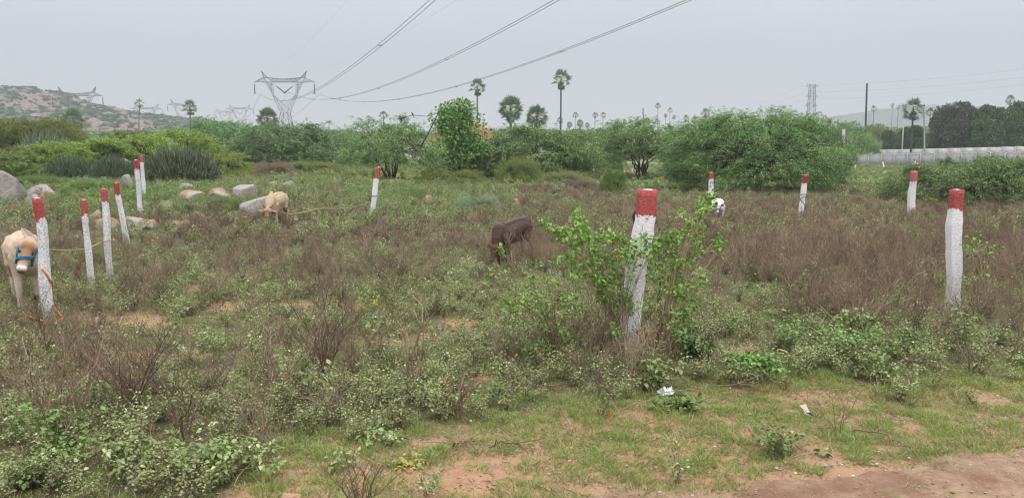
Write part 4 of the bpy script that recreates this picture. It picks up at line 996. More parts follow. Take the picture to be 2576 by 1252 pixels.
# ------------------------------------------------------------------ pylons
def lattice(g, A0, A1, B0, B1, n, w=.07):
    """zigzag between line A0-A1 and line B0-B1"""
    A0, A1, B0, B1 = map(np.array, (A0, A1, B0, B1)); t = np.linspace(0, 1, n+1)[:, None]; A = A0*(1-t)+A1*t; B = B0*(1-t)+B1*t
    for i in range(n):
        p, q = (A[i], B[i+1]) if i % 2 == 0 else (B[i], A[i+1]); g.prisms([p], [q], w, w, 4)
        g.prisms([A[i]], [B[i]], w*.8, w*.8, 4)
def bar(g, a, b, w=.1): g.prisms([a], [b], w, w, 4)
def big_pylon(name_h=26.8):
    s = .03447; cz = 310
    def L2(cx, cy, y=0): return np.array([(cx-841)*s, y, name_h+(cz-cy)*s])
    body = Geo(); arm = Geo(); wd = .07
    for sy in (-1, 1):
        y1, y2 = .9*sy, 1.8*sy
        for m in (1, -1):
            def X(p): p = p.copy(); p[0] *= m; return p
            pk = X(L2(620, 200, 0)); b1 = X(L2(668, 310, y1*.8)); b2 = X(L2(728, 430, y1)); wst = X(L2(808, 600, y2)); cen = L2(841, 548, y2*.8)
            i1 = X(L2(722, 310, y1*.8)); i2 = X(L2(728, 430, y1)); tc0 = X(L2(645, 268, y1*.5)); tc1 = X(L2(680, 268, y1*.5))
            bar(body, tc0, b1, wd); bar(body, b1, b2, wd); bar(body, b2, wst, wd); bar(body, i1, i2, wd*.9); bar(body, i2, L2(841+ (74)*m*1.0, 600, y2), wd)
            lattice(body, b1, b2, i1, i2, 5); lattice(body, b2, wst, i2, X(L2(860, 590, y2))*np.array([0, 1, 1])+np.array([0, 0, 0]), 5, .06)
            foot = np.array([-m*4.6, y2*2.4, -8.0]); foot = np.array([m*(-5.2), sy*5.2, -8.0]); bar(body, wst, foot, .13)
            lattice(body, wst, foot, np.array([-wst[0], wst[1], wst[2]]), np.array([-foot[0], foot[1], foot[2]]), 6, .07)
            lattice(body, wst, foot, np.array([wst[0], -wst[1], wst[2]]), np.array([foot[0], -foot[1], foot[2]]), 6, .06)
            bar(arm, pk, tc0, .09); bar(arm, pk, tc1, .09); lattice(arm, pk, tc0, pk, tc1, 3, .05)
            end = X(L2(552, 308, 0)); bar(arm, end, tc0, .09); bar(arm, end, b1, .09); lattice(arm, end, tc0, end, b1, 4, .05)
            midt = L2(841, 282, y1*.5); midb = L2(841, 310, y1*.8); bar(arm, tc1, midt, .1); bar(arm, tc0, tc1, .1); bar(arm, b1, midb, .1)
            lattice(arm, tc1, midt, i1, midb, 7, .06)
        bar(body, L2(808, 600, y2), L2(874, 600, y2), wd); bar(arm, L2(841, 282, y1*.5), L2(841, 310, y1*.8), .07)
    ins = []
    for m in (1, -1):
        g = Geo(); p = L2(552, 314, 0); q = L2(552, 412, 0); p[0] *= m; q[0] *= m; g.tube([p, p*.85+q*.15], [.04, .04], 5); g.tube([p*.85+q*.15, q], [.17, .17], 8); g.box(q+np.array([0, 0, -.15]), (.45, .2, .1)); ins.append(g.mesh('ins', [M['insul']]))
    g = Geo()
    for m in (1, -1):
        p = L2(735, 322, 0); a = L2(765, 350, 0); q = L2(838, 408, 0)
        for z in (p, a, q): z[0] *= m
        g.tube([p, a], [.03, .03], 5); g.tube([a, q], [.17, .17], 8)
    g.box(L2(841, 412, 0), (.45, .2, .1)); ins.append(g.mesh('ins', [M['insul']]))
    return body.mesh('pylon_body', [M['steel']]), arm.mesh('pylon_arm', [M['steel']]), ins
PY = big_pylon()
def pylon(px, Y, y_arm, width_px, label, rz=0):
    """y_arm: picture height of the crossarm bottom chord"""
    z = ray(px, y_arm, Y).z; s = (width_px/F*Y)/(2*(841-552)*.03447)/max(.3, abs(math.cos(rz)))
    t = empty('transmission_pylon', (at(px, Y).x, Y, z-26.8*s), label, 'pylon', 'high voltage pylons', rz); t.scale = (s,)*3
    link('lattice_body', PY[0], t); link('crossarm', PY[1], t)
    for i in PY[2]: link('insulator', i, t)
    return t
pylon(726, 261, 207, 148, 'largest steel lattice pylon with wide crossarm, wires running to the upper right')
pylon(213, 322, 242, 124, 'pylon with wide crossarm standing before the rocky hill')
pylon(382, 545, 275, 74, 'small pylon behind the leaning palm', rz=.2)
pylon(470, 620, 266, 46, 'small pylon half hidden by the full crowned palm', rz=.9)
pylon(613, 590, 275, 66, 'small pylon showing over mesquites left of the largest one', rz=.1)
pylon(576, 760, 283, 52, 'faint pylon behind and left of the small one over the mesquites', rz=.15)
def power_tower():
    Y = 300; b = at(2030, Y); g = Geo(); top = ray(2030, 212, Y).z-b.z; hw = 1.15
    for sx in (-1, 1):
        for sy in (-1, 1): bar(g, (sx*2.4, sy*2.4, 0), (sx*hw, sy*hw, top*.55), .10); bar(g, (sx*hw, sy*hw, top*.55), (sx*.9, sy*.9, top), .10)
    for sy in (-1, 1):
        lattice(g, (-2.4, sy*2.4, 0), (-hw, sy*hw, top*.55), (2.4, sy*2.4, 0), (hw, sy*hw, top*.55), 6, .06); lattice(g, (-hw, sy*hw, top*.55), (-.9, sy*.9, top), (hw, sy*hw, top*.55), (.9, sy*.9, top), 8, .06)
        lattice(g, (sy*2.4, -2.4, 0), (sy*hw, -hw, top*.55), (sy*2.4, 2.4, 0), (sy*hw, hw, top*.55), 6, .06); lattice(g, (sy*hw, -hw, top*.55), (sy*.9, -.9, top), (sy*hw, hw, top*.55), (sy*.9, .9, top), 8, .06)
    t = empty('power_tower', b, 'narrow grey lattice tower with three arm levels behind the biggest mesquite', 'power tower'); link('lattice_body', g.mesh('tower_body', [M['steel']]), t)
    for k, dz in enumerate((0, 3.9, 7.3)):
        z = top-.5-dz
        for s_ in (-1, 1):
            a = Geo(); q = np.linspace(0, 1, 5)[:, None]; p = np.array([s_*.6, 0, z])*(1-q)+np.array([s_*2.4, 0, z-.45])*q; p[:, 2] += .35*np.sin(q[:, 0]*3.14); a.tube(p, .09, 5); bar(a, (s_*2.4, 0, z-.45), (s_*1.0, 0, z-.75), .07)
            if s_ < 0: bar(a, (s_*1.9, 0, z-.1), (s_*1.9, 0, z+1.0), .07)
            link('arm', a.mesh('tower_arm', [M['steel']]), t)

    return b, top
TB, TT = power_tower()
# ------------------------------------------------------------------ wires
def wire(name, pts, rad, label, cat='power line', group='overhead conductors', spacers=None, twin=0.0):
    pts = np.asarray(pts, float); o = pts[0].copy(); g = Geo()
    if twin:
        d = nrm(np.gradient(pts, axis=0)); s = nrm(np.cross(d, np.array([0, 0, 1.]))); 
        g.tube(pts-o+s*twin/2, rad, 4); g.tube(pts-o-s*twin/2, rad, 4)
        x = link(name, g.mesh(name, [M['wire']]), None, o); tag(x, label, cat, group)
        for k in spacers or ():
            h = Geo(); p = pts[k]-o; h.tube([p-s[k]*twin/2, p-s[k]*twin/4-np.array([0, 0, .12]), p+s[k]*twin/4-np.array([0, 0, .12]), p+s[k]*twin/2], .045, 5); link('spacer', h.mesh('spacer', [M['insul']]), x)
    else:
        g.tube(pts-o, rad, 4); x = link(name, g.mesh(name, [M['wire']]), None, o); tag(x, label, cat, group)
    return x
X2, Y2, Z2, SG_, WW = 42.10392569, -29.85822056, 25.06042532, 10.79736372, 10.4489302
A = [np.array(ray(*a, 261)) for a in ((655, 236), (727, 232), (803, 237))]
d = np.array([X2-A[1][0], Y2-261]); d /= np.linalg.norm(d); nn = np.array([-d[1], d[0]])
wr_ = 0
lab = ['leftmost twin conductor rising from the largest pylon to the top edge', 'middle twin conductor rising from the largest pylon to the top edge', 'rightmost twin conductor passing the tall palm crown to the top edge']
for i, a in enumerate(A):
    e2 = np.array([X2, Y2, Z2]); e2[:2] += nn*WW*(i-1); t = np.linspace(0, 1, 260)[:, None]; p = a*(1-t)+e2*t; p[:, 2] -= 4*SG_*(t*(1-t))[:, 0]
    wire('conductor', p, .028, lab[i], twin=.45, spacers=[34, 62, 92, 124, 156, 190, 222] if i != 1 else [20, 50, 84, 116, 148, 182, 216])
    # onward span to the next pylon behind
    e3 = np.array(ray([580, 613, 646][i], [288, 286, 288][i], 590)); p = a*(1-t)+e3*t; p[:, 2] -= 4*8*(t*(1-t))[:, 0]
    wire('conductor', p, .03, ['left', 'middle', 'right'][i]+' twin conductor dropping from the largest pylon to the small one behind', twin=.5)
for i, (px, py, ox) in enumerate([(671, 180, -8), (781, 180, 8)]):
    a = np.array(ray(px, py, 261)); e2 = np.array([X2, Y2, 33.0]); e2[:2] += nn*ox*1.0*(1 if WW > 0 else -1); t = np.linspace(0, 1, 200)[:, None]; p = a*(1-t)+e2*t; p[:, 2] -= 4*7*(t*(1-t))[:, 0]
    wire('earth_wire', p, .010, ['thin earth wire from the left peak of the largest pylon', 'thin earth wire from the right peak of the largest pylon'][i], group='earth wires')
for i, (y0, y1) in enumerate([(214, 169), (232, 190), (250, 208)]):
    a = np.array(ray(2039, y0, 300)); e2 = np.array(ray(2660, y1-6, 240)); t = np.linspace(0, 1, 60)[:, None]; p = a*(1-t)+e2*t; p[:, 2] -= 4*1.2*(t*(1-t))[:, 0]
    wire('line_wire', p, .018, ['topmost', 'middle', 'lowest'][i]+' thin wire running right from the narrow lattice tower', group='wires of the lattice tower')
    a = np.array(ray(2022, y0+2, 300)); e2 = np.array(ray(1700, 300+i*4, 620)); p = a*(1-t)+e2*t; p[:, 2] -= 4*4*(t*(1-t))[:, 0]
    wire('line_wire', p, .018, ['topmost', 'middle', 'lowest'][i]+' thin wire sagging left from the narrow lattice tower', group='wires of the lattice tower')
# concrete pole
def utility_pole():
    Y = 150; b = at(2320, Y); tp = np.array(ray(2324.5, 270, Y)-b); g = Geo(); q = np.linspace(0, 1, 8)[:, None]; p = tp[None]*q; th = np.linspace(.20, .13, 8)
    g.tube(p, th, 4); t = empty('utility_pole', b, 'pale concrete electricity pole with three insulators beyond the wall', 'utility pole'); link('pole', g.mesh('pole', [M['concrete']]), t)
    a = Geo(); z = tp[2]-.6; x0 = tp[0]
    a.tube([(x0-1.35, 0, z), (x0+1.35, 0, z)], .06, 5); bar(a, (x0-1.0, 0, z), (x0, 0, z-1.3), .045); bar(a, (x0+1.0, 0, z), (x0, 0, z-1.3), .045); bar(a, (x0-.5, 0, z-1.3), (x0+.5, 0, z-1.3), .06); link('crossarm', a.mesh('crossarm', [M['steel']]), t)
    ip = Geo()
    ip.tube([(0, 0, 0), (0, 0, .2), (0, 0, .25), (0, 0, .4), (0, 0, .45), (0, 0, .6)], [.05, .05, .15, .15, .09, .07], 8); im = ip.mesh('insul', [M['insul']])
    for xx, zz in ((-1.3, z), (1.3, z), (0, tp[2])): link('insulator', im, t, (x0+xx, 0, zz))
    for i, (xx, zz) in enumerate(((-1.3, z+.55), (1.3, z+.55), (0, tp[2]+.55))):
        s = np.array(b)+np.array([x0+xx, 0, zz]); e2 = np.array(ray(2680, 262+4*i, 145)); tt = np.linspace(0, 1, 40)[:, None]; pp = s*(1-tt)+e2*tt; pp[:, 2] -= 4*.25*(tt*(1-tt))[:, 0]
        wire('service_wire', pp, .010, ['lowest', 'middle', 'upper'][i]+' thin wire running right from the concrete pole', group='wires of the concrete pole')
    for i, yy in enumerate((302, 309, 314)):
        s = np.array(ray(2323, yy+2, 149.8)); e2 = np.array(ray(2680, yy, 145)); tt = np.linspace(0, 1, 40)[:, None]; pp = s*(1-tt)+e2*tt
        wire('service_wire', pp, .012, ['upper', 'middle', 'lower'][i]+' dark cable crossing before the dark trees from the pole shaft', group='wires of the concrete pole')
utility_pole()
def plain_pole(px, y0, Y, label):
    b = at(px, Y); h = ray(px, y0, Y).z-b.z; g = Geo(); g.tube([(0, 0, 0), (0, 0, h*.5), (0, 0, h)], [.16, .14, .12], 6); tag(link('concrete_pole', g.mesh('concrete_pole', [M['concrete']]), None, b), label, 'pole')
plain_pole(1701.5, 306, 130, 'short pale pole top above the umbrella mesquite right side')
plain_pole(2261, 300, 168, 'short pale pole beneath the big right palm')
plain_pole(2113, 325, 60, 'thin pale pole among the right mesquite twigs')

# ------------------------------------------------------------------ cattle
def remesh_body(parts, vox=.016, smooth=4):
    """parts: capsules (p0,r0,p1,r1[,squash]) merged into one skin"""
    g = Geo()
    for c in parts:
        p0, r0, p1, r1 = [np.array(c[0], float), c[1], np.array(c[2], float), c[3]]
        d = p1-p0; l = np.linalg.norm(d); d = d/max(l, 1e-6); k = []; rr = []
        for a in np.linspace(-1, 0, 6)[:-1]: k.append(p0+d*r0*a); rr.append(r0*math.sqrt(max(0, 1-a*a))+.001)
        for a in np.linspace(0, 1, 5): k.append(p0+d*l*a); rr.append(r0+(r1-r0)*a)
        for a in np.linspace(0, 1, 6)[1:]: k.append(p1+d*r1*a); rr.append(r1*math.sqrt(max(0, 1-a*a))+.001)
        g.tube(k, rr, 14)
    me = g.mesh('body_raw', []); o = bpy.data.objects.new('body_raw', me); C.objects.link(o)
    m = o.modifiers.new('r', 'REMESH'); m.mode = 'VOXEL'; m.voxel_size = vox
    s = o.modifiers.new('s', 'SMOOTH'); s.factor = .6; s.iterations = smooth
    bpy.context.view_layer.update(); out_ = bpy.data.meshes.new_from_object(o.evaluated_get(bpy.context.evaluated_depsgraph_get()))
    bpy.data.objects.remove(o); out_.name = 'cattle_body'
    out_.polygons.foreach_set('use_smooth', np.ones(len(out_.polygons), bool)); return out_
def ellip(c, d, u, a, b, h, mat, nm, n=12):
    """ellipsoid with axes d (a), u (h) and side (b)"""
    c = np.array(c, float); d = nrm(np.array(d, float)); u = np.array(u, float); u = nrm(u-d*np.dot(u, d)); s = np.cross(d, u)
    U, V_ = np.meshgrid(np.linspace(0, 2*np.pi, n, endpoint=False), np.linspace(-np.pi/2, np.pi/2, 8), indexing='ij')
    Pp = c+(np.sin(V_)*a)[..., None]*d+(np.cos(V_)*np.cos(U)*b)[..., None]*s+(np.cos(V_)*np.sin(U)*h)[..., None]*u
    g = Geo(); i, j = np.meshgrid(np.arange(n), np.arange(7), indexing='ij'); i2 = (i+1) % n
    g.add(Pp.reshape(-1, 3), np.stack([i*8+j, i2*8+j, i2*8+j+1, i*8+j+1], -1).reshape(-1, 4)); return g.mesh(nm, [mat], True)
def earmesh(root, tip, up, w, mats):
    """cupped leaf shaped ear with an inner face"""
    root = np.array(root, float); d = np.array(tip)-root; l = np.linalg.norm(d); d = d/l; up = np.array(up, float); u = nrm(up-d*np.dot(up, d)); s = np.cross(d, u); g = Geo(); n = 7
    t = np.linspace(0, 1, n); wd = w*np.sin(np.pi*np.clip(t*.92+.06, 0, 1))**.8; V = []
    for sh in (0, -.006):
        for q in (-1, -.5, 0, .5, 1): V.append(root+d*(l*t)[:, None]+s*(wd*q)[:, None]+u*((q*q-.4)*wd*.55+sh)[:, None])
    V = np.stack(V, 1).reshape(-1, 3); f0 = []; f1 = []
    for i in range(n-1):
        for j in range(4): f0.append([i*10+j, i*10+j+1, (i+1)*10+j+1, (i+1)*10+j]); f1.append([i*10+5+j, (i+1)*10+5+j, (i+1)*10+6+j, i*10+6+j])
        f1.append([i*10, (i+1)*10, (i+1)*10+5, i*10+5]); f1.append([i*10+4, i*10+9, (i+1)*10+9, (i+1)*10+4])
    g.add(V, f0, 0); g.Fs.append((np.array(f1)+g.n-len(V), 1)); return g.mesh('ear', mats, True)
M['earpink'] = simple('pinkish inner ear', (.62, .48, .42), (.5, .36, .3), 20); M['earbrown'] = simple('brown ear', (.20, .12, .09), (.14, .09, .07), 20)
M['eartan'] = simple('tan ear', (.58, .44, .34), (.50, .38, .28), 20); M['eardark'] = simple('dark ear', (.07, .04, .035), (.05, .03, .03), 20); M['nosegrey'] = simple('moist dark nose', (.035, .03, .03), (.05, .045, .045), 30, .3)
def cattle(loc, rz, size, poll, muz, fnorm, colors, label, halter=None, horns=None, ear_up=(None, None), head=1.0, thin=1.0, hump=.0, earm='eartan'):
    """local frame: +x forward. poll/muz in local metres; fnorm: direction the forehead faces"""
    poll = np.array(poll, float); muz = np.array(muz, float); a = nrm(muz-poll); HL = np.linalg.norm(muz-poll); fn = np.array(fnorm, float); fn = nrm(fn-a*np.dot(fn, a)); sd = np.cross(a, fn)
    Pp = []; th = thin
    Pp += [((-.46, 0, .74), .185*th, (-.05, 0, .70), .225*th), ((-.05, 0, .70), .225*th, (.36, 0, .72), .185*th), ((-.52, 0, .80), .13, (-.30, 0, .86), .09), ((-.30, 0, .88), .07, (.34, 0, .86), .085),
           ((.34, 0, .88), .08+hump*.3, (.28, 0, .93+hump), .05), ((-.50, .12, .80), .075, (-.50, -.12, .80), .075), ((.42, 0, .62), .15, (.30, 0, .56), .15), ((-.1, 0, .60), .19*th, (.2, 0, .60), .18*th)]
    nb = np.array([.40, 0, .80]); Pp += [(nb, .155, (nb+poll)/2+np.array([0, 0, -.02]), .115), ((nb+poll)/2+np.array([0, 0, -.02]), .115, poll-fn*.07, .085), ((.47, 0, .60), .09, poll*.6+nb*.4-np.array([0, 0, .14]), .06)]
    for s in (-1, 1):
        Pp += [((.36, .11*s, .66), .10, (.36, .115*s, .46), .062), ((.36, .115*s, .46), .058, (.38, .115*s, .29), .04), ((.38, .115*s, .28), .04, (.365, .115*s, .10), .027), ((.365, .115*s, .10), .032, (.385, .115*s, .025), .04)]
        Pp += [((-.46, .10*s, .70), .135, (-.38, .13*s, .52), .085), ((-.38, .13*s, .52), .08, (-.56, .125*s, .34), .042), ((-.56, .125*s, .34), .04, (-.53, .125*s, .10), .028), ((-.53, .125*s, .10), .033, (-.50, .125*s, .025), .04)]
    Pp += [((-.62, 0, .84), .03, (-.69, 0, .60), .018), ((-.69, 0, .60), .016, (-.70, 0, .36), .014), ((-.70, 0, .36), .03, (-.70, 0, .24), .012)]
    h = head*HL/.40
    c = poll+a*.07*h-fn*.02
    Pp += [(c+sd*.035*h, .078*h, c-sd*.035*h, .078*h), (poll+a*.04*h+sd*.02-fn*.03, .07*h, poll+a*.20*h-fn*.035, .082*h), (poll+a*.17*h+sd*.045*h-fn*.02, .042*h, poll+a*.17*h-sd*.045*h-fn*.02, .042*h),
           (poll+a*.16*h-fn*.03, .078*h, muz-a*.05*h-fn*.02, .050*h), (muz-a*.035*h+sd*.022*h, .042*h, muz-a*.035*h-sd*.022*h, .042*h), (poll+a*.18*h-fn*.09*h, .045*h, muz-a*.06*h-fn*.055*h, .032*h)]
    me = remesh_body(Pp, .014); co = np.zeros(len(me.vertices)*3, np.float32); me.vertices.foreach_get('co', co); co = co.reshape(-1, 3).astype(float)
    base, under, face, mz, spine, leg = [np.array(colors[k]) for k in ('base', 'under', 'face', 'muzzle', 'spine', 'leg')]
    col = np.repeat(base[None], len(co), 0)
    k = sstep(.68, .42, co[:, 2])[:, None]; col = col*(1-k)+under*k
    rel = co-poll; al = rel@a; fr = rel@fn; lat = rel@sd; ishead = (al > -.04) & (al < HL+.1) & (np.abs(lat) < .15*h) & (fr > -.17*h) & (co[:, 0] > .42)
    k = (sstep(-.03, .05, al)*sstep(HL*.80, HL*.45, al)*sstep(-.05, .03, fr)*sstep(.095*h, .05*h, np.abs(lat))*ishead)[:, None]; col = col*(1-k)+face*k
    k = (sstep(HL*.80, HL*.88, al)*ishead)[:, None]; col = col*(1-k)+mz*k
    k = (sstep(.875, .915, co[:, 2])*(sstep(.07, .03, np.abs(co[:, 1])))*(co[:, 0] < .38))[:, None]; col = col*(1-k)+spine*k
    k = (sstep(.42, .30, co[:, 2])*(~ishead))[:, None]; col = col*(1-k)+leg*k
    k = (sstep(.06, .045, co[:, 2])*(~ishead))[:, None]; col = col*(1-k)+np.array([.05, .04, .035])*k
    ca = me.color_attributes.new('coat', 'FLOAT_COLOR', 'POINT'); ca.data.foreach_set('color', np.concatenate([col, np.ones((len(co), 1))], 1).astype(np.float32).ravel())
    me.materials.clear(); me.materials.append(M['coat'])
    t = empty('calf', loc, label, 'cattle', None, rz); t.scale = (size,)*3
    link('body', me, t)
    for i, s in enumerate((1, -1)):
        ep = poll+a*.165*h+sd*s*.072*h+fn*.028*h; link('eye', ellip(ep, a, fn, .022*h, .012*h, .017*h, M['black'], 'eye'), t)
        root = poll+a*.035*h+sd*s*.085*h-fn*.03*h; tp = ear_up[i] if ear_up[i] is not None else root+sd*s*.17*h-a*.01+np.array([0, 0, -.02])
        link('ear', earmesh(root, tp, fn*.8+a*.2 if ear_up[i] is None else fn, .05*h, [M['earpink'] if earm == 'eartan' else M['earbrown'], M[earm]]), t)
        if horns:
            g = Geo(); q = np.linspace(0, 1, 5)[:, None]; rt = poll-a*.015+sd*s*.055*h; p = rt+(sd*s*.8-a*.5)*horns*q; p[:, 2] += horns*.35*q[:, 0]**2; g.tube(p, np.linspace(.024, .006, 5), 7); link('horn', g.mesh('horn', [M['horn']], True), t)
    link('nose', ellip(muz+a*.012*h+fn*.012*h, sd, a, .040*h, .026*h, .020*h, M['nosegrey'], 'nose'), t)
    if halter:
        g = Geo(); th_ = np.linspace(0, 2*np.pi, 22); m0 = poll+a*HL*.56-fn*.045*h
        for off in (0, .019):
            ring = m0+a*off*.9+np.cos(th_)[:, None]*sd*.088*h+np.sin(th_)[:, None]*fn*.098*h+a*(.02*np.cos(th_))[:, None]; g.tube(ring, .008, 6, close=False)
        for s in (1, -1):
            p = [m0+sd*s*.088*h, poll+a*.20*h+sd*s*.097*h-fn*.02, poll+a*.06*h+sd*s*.098*h-fn*.04, poll-a*.02*h+sd*s*.07*h-fn*.06]; g.tube(p, [.009, .010, .015, .014], 7)
            g.tube([m0+sd*s*.088*h-fn*.01, m0+a*.07+sd*s*.085*h-fn*.06], [.016, .012], 6)
        g.tube([poll-a*.02*h+sd*.07*h-fn*.05, poll-a*.03*h-fn*.02, poll-a*.02*h-sd*.07*h-fn*.05], .013, 6)
        link('halter', g.mesh('halter', [M[halter]], True), t)
    return t
def loc2w(c, p):
    return c.matrix_basis @ Vector(p)
CREAM = dict(base=(.54, .42, .315), under=(.58, .48, .39), face=(.38, .22, .12), muzzle=(.72, .66, .62), spine=(.56, .40, .28), leg=(.66, .56, .47))
b1 = G(66, 790); rz1 = R(-68)
cow1 = cattle(at(53, b1.y+.5), R(-54), 1.04, (.66, .02, .90), (.77, -.10, .55), (.9, -.05, .40), CREAM,
              'cream tan calf in a bright blue rope halter looking round the leftmost post', 'blue', None, ((.58, .18, .84), (.62, -.055, 1.05)), 1.0, 1.0)
TAN = dict(base=(.42, .315, .215), under=(.44, .34, .24), face=(.42, .21, .10), muzzle=(.55, .50, .46), spine=(.50, .33, .18), leg=(.55, .42, .30))
b2 = G(700, 578)
cow2 = cattle(at(694, b2.y+.35), R(-90), .97, (.74, .02, .64), (.84, .0, .24), (.95, 0, .30), TAN,
              'grazing tan cow with orange forehead and small horns before the pale boulder', 'teal', .10, (None, None), 1.0, .95, .05)
DARK = dict(base=(.062, .036, .027), under=(.10, .050, .033), face=(.085, .045, .035), muzzle=(.04, .03, .03), spine=(.10, .07, .055), leg=(.11, .055, .04))  # spine tone paints sky sheen along the back edge
b3 = G(1295, 662)
cow3 = cattle(at(1292, b3.y+.05), R(-128), .86, (.68, .05, .56), (.84, .06, .24), (.85, 0, .45), DARK,
              'dark brown calf grazing head down with sky sheen painted along its back', None, None, (None, None), .9, .86, 0, 'eardark')
WHITE = dict(base=(.72, .68, .62), under=(.70, .65, .58), face=(.75, .71, .66), muzzle=(.60, .55, .52), spine=(.55, .42, .34), leg=(.66, .60, .54))
cow4 = cattle(at(1808, 23.6), R(-98), .80, (.70, -.08, .78), (.80, -.13, .45), (.9, 0, .4), WHITE,
              'white calf with a brown ear facing us before the big mesquite', 'teal', None, (None, None), .95, .85, 0, 'earbrown')
FRONT += [(cow3.location.x-.42, cow3.location.y-.5, .25), (cow1.location.x+.1, cow1.location.y-.6, .3), (cow4.location.x, cow4.location.y-.5, .35)]
cow3.rotation_euler = (0, R(8), R(-126)); cow2.rotation_euler = (0, R(4), R(-90))
cow5 = cattle(at(1622, 17.5), R(72), .92, (.70, .0, .50), (.82, 0, .15), (.9, 0, .4), DARK, 'dark brown calf almost wholly hidden behind the largest post', None, None, (None, None), .85, .9, 0, 'eardark')

# ------------------------------------------------------------------ ropes
def rope(pts, rad, mat, label, n=60, noise_=0):
    pts = np.array([list(p) for p in pts], float); k = len(pts); t = np.linspace(0, k-1, n); o = pts[0].copy()
    # catmull rom
    out_ = []
    for q in t:
        i = min(int(q), k-2); f = q-i; p0 = pts[max(i-1, 0)]; p1 = pts[i]; p2 = pts[i+1]; p3 = pts[min(i+2, k-1)]
        out_.append(.5*((2*p1)+(-p0+p2)*f+(2*p0-5*p1+4*p2-p3)*f*f+(-p0+3*p1-3*p2+p3)*f**3))
    g = Geo(); g.tube(np.array(out_)-o, rad, 7); x = link('rope', g.mesh('rope', [M[mat]], True), None, o); tag(x, label, 'rope', 'tether ropes'); return x
bpy.context.view_layer.update()
def around(k, zf, turns, mat, label, rad, z1=None, n=90, slope=0.0, lead=None, mul=.60):
    po, b, t, w = P[k]; b = np.array(b); ax = np.array(t)-b; q = np.linspace(0, 1, n); th = q*turns*2*np.pi-np.pi/2
    zf2 = zf if z1 is None else z1; f = zf+(zf2-zf)*q
    s = w*mul; ct, st = np.cos(th), np.sin(th); e_ = .55
    pts = b+ax*f[:, None]+np.stack([np.sign(ct)*np.abs(ct)**e_*s, np.sign(st)*np.abs(st)**e_*s*.95, slope*ct], 1)
    if lead is not None: pts = np.concatenate([pts, np.array(lead, float)])
    return rope(pts, rad, mat, label, len(pts)*2)
b = P[1][1]; 
yy = b.y
lead = [ray(150, 790, yy-.05), ray(158, 800, yy-.1), ray(140, 813, yy-.22), ray(110, 808, yy-.25), ray(75, 797, yy-.2), ray(50, 789, yy-.1), ray(20, 797, yy-.15), ray(-10, 806, yy-.2), ray(-60, 800, yy-.2)]
lead = [(p.x, p.y, max(p.z, .03)) for p in lead]
around(1, .44, .62, 'orange', 'orange rope spiralling round the leftmost post and trailing off along the ground', .013, .20, lead=lead)
c1 = ray(104, 627, b1.y+.1); p3 = P[3]
q3 = ray(262, 607, p3[1].y-.12); rope([c1, ray(160, 629, (b1.y+p3[1].y)/2), ray(215, 626, p3[1].y-.6), ray(248, 612, p3[1].y-.15), q3, ray(285, 605, p3[1].y-.10), ray(283, 601, p3[1].y+.12), ray(262, 603, p3[1].y+.14)], .010, 'tan', 'tan tether rope from the cream calf tied round the middle left post')
p7 = P[7]; y2 = b2.y
rope([ray(695, 527, y2-.4), ray(712, 535, y2-.2), ray(735, 538, y2+.1), ray(765, 534, y2+.8), ray(800, 525, y2+1.5), ray(840, 525, y2+2.2), ray(880, 523, p7[1].y-.5), ray(905, 517, p7[1].y-.2), ray(932, 507, p7[1].y-.1)], .012, 'tan', 'long tan tether rope from the grazing cow to the wire bound post', 80)
around(7, .42, 1.0, 'wirewrap', 'dark wire loop round the waist of the leaning middle post', .010, n=30)
p10 = P[10]; yb = p10[1].y-.15
rope([ray(2012, 491, yb), ray(2022, 489, yb), ray(2030, 490, yb+.02), ray(2028, 494, yb), ray(2018, 497, yb), ray(2014, 503, yb), ray(2022, 512, yb-.02), ray(2026, 522, yb), ray(2030, 535, yb)], .014, 'horn', 'brown rope looped loosely down the post before the big mesquite', 60)

# ------------------------------------------------------------------ lantana and other single plants near the front
def leafcluster(g, r, c, rad, n, ls, m):
    u = nrm(rv(r, n))*(rad*r.random(n)**.5)[:, None]*[1, 1, .75]; D = nrm(u)*.8+rv(r, n, .4); D[:, 2] -= .15; N = rv(r, n, .35)+[0, 0, 1]; s = r.uniform(.55, 1.25, n)
    D_ = nrm(D); S = nrm(np.cross(D_, N)); U_ = np.cross(S, D_); Ls = (ls*s)[:, None]; P_ = c+u
    # six point leaf of two folded halves
    v0 = P_; v1 = P_+D_*Ls*.32+S*Ls*.36+U_*Ls*.12; v2 = P_+D_*Ls*.72+S*Ls*.22+U_*Ls*.08; v3 = P_+D_*Ls-U_*Ls*.10; v4 = P_+D_*Ls*.72-S*Ls*.22+U_*Ls*.08; v5 = P_+D_*Ls*.32-S*Ls*.36+U_*Ls*.12
    V = np.stack([v0, v1, v2, v3, v4, v5], 1); k = np.arange(n)[:, None]*6; g.add(V.reshape(-1, 3), np.concatenate([k+np.array([[0, 1, 2, 3]]), k+np.array([[0, 3, 4, 5]])]), m)
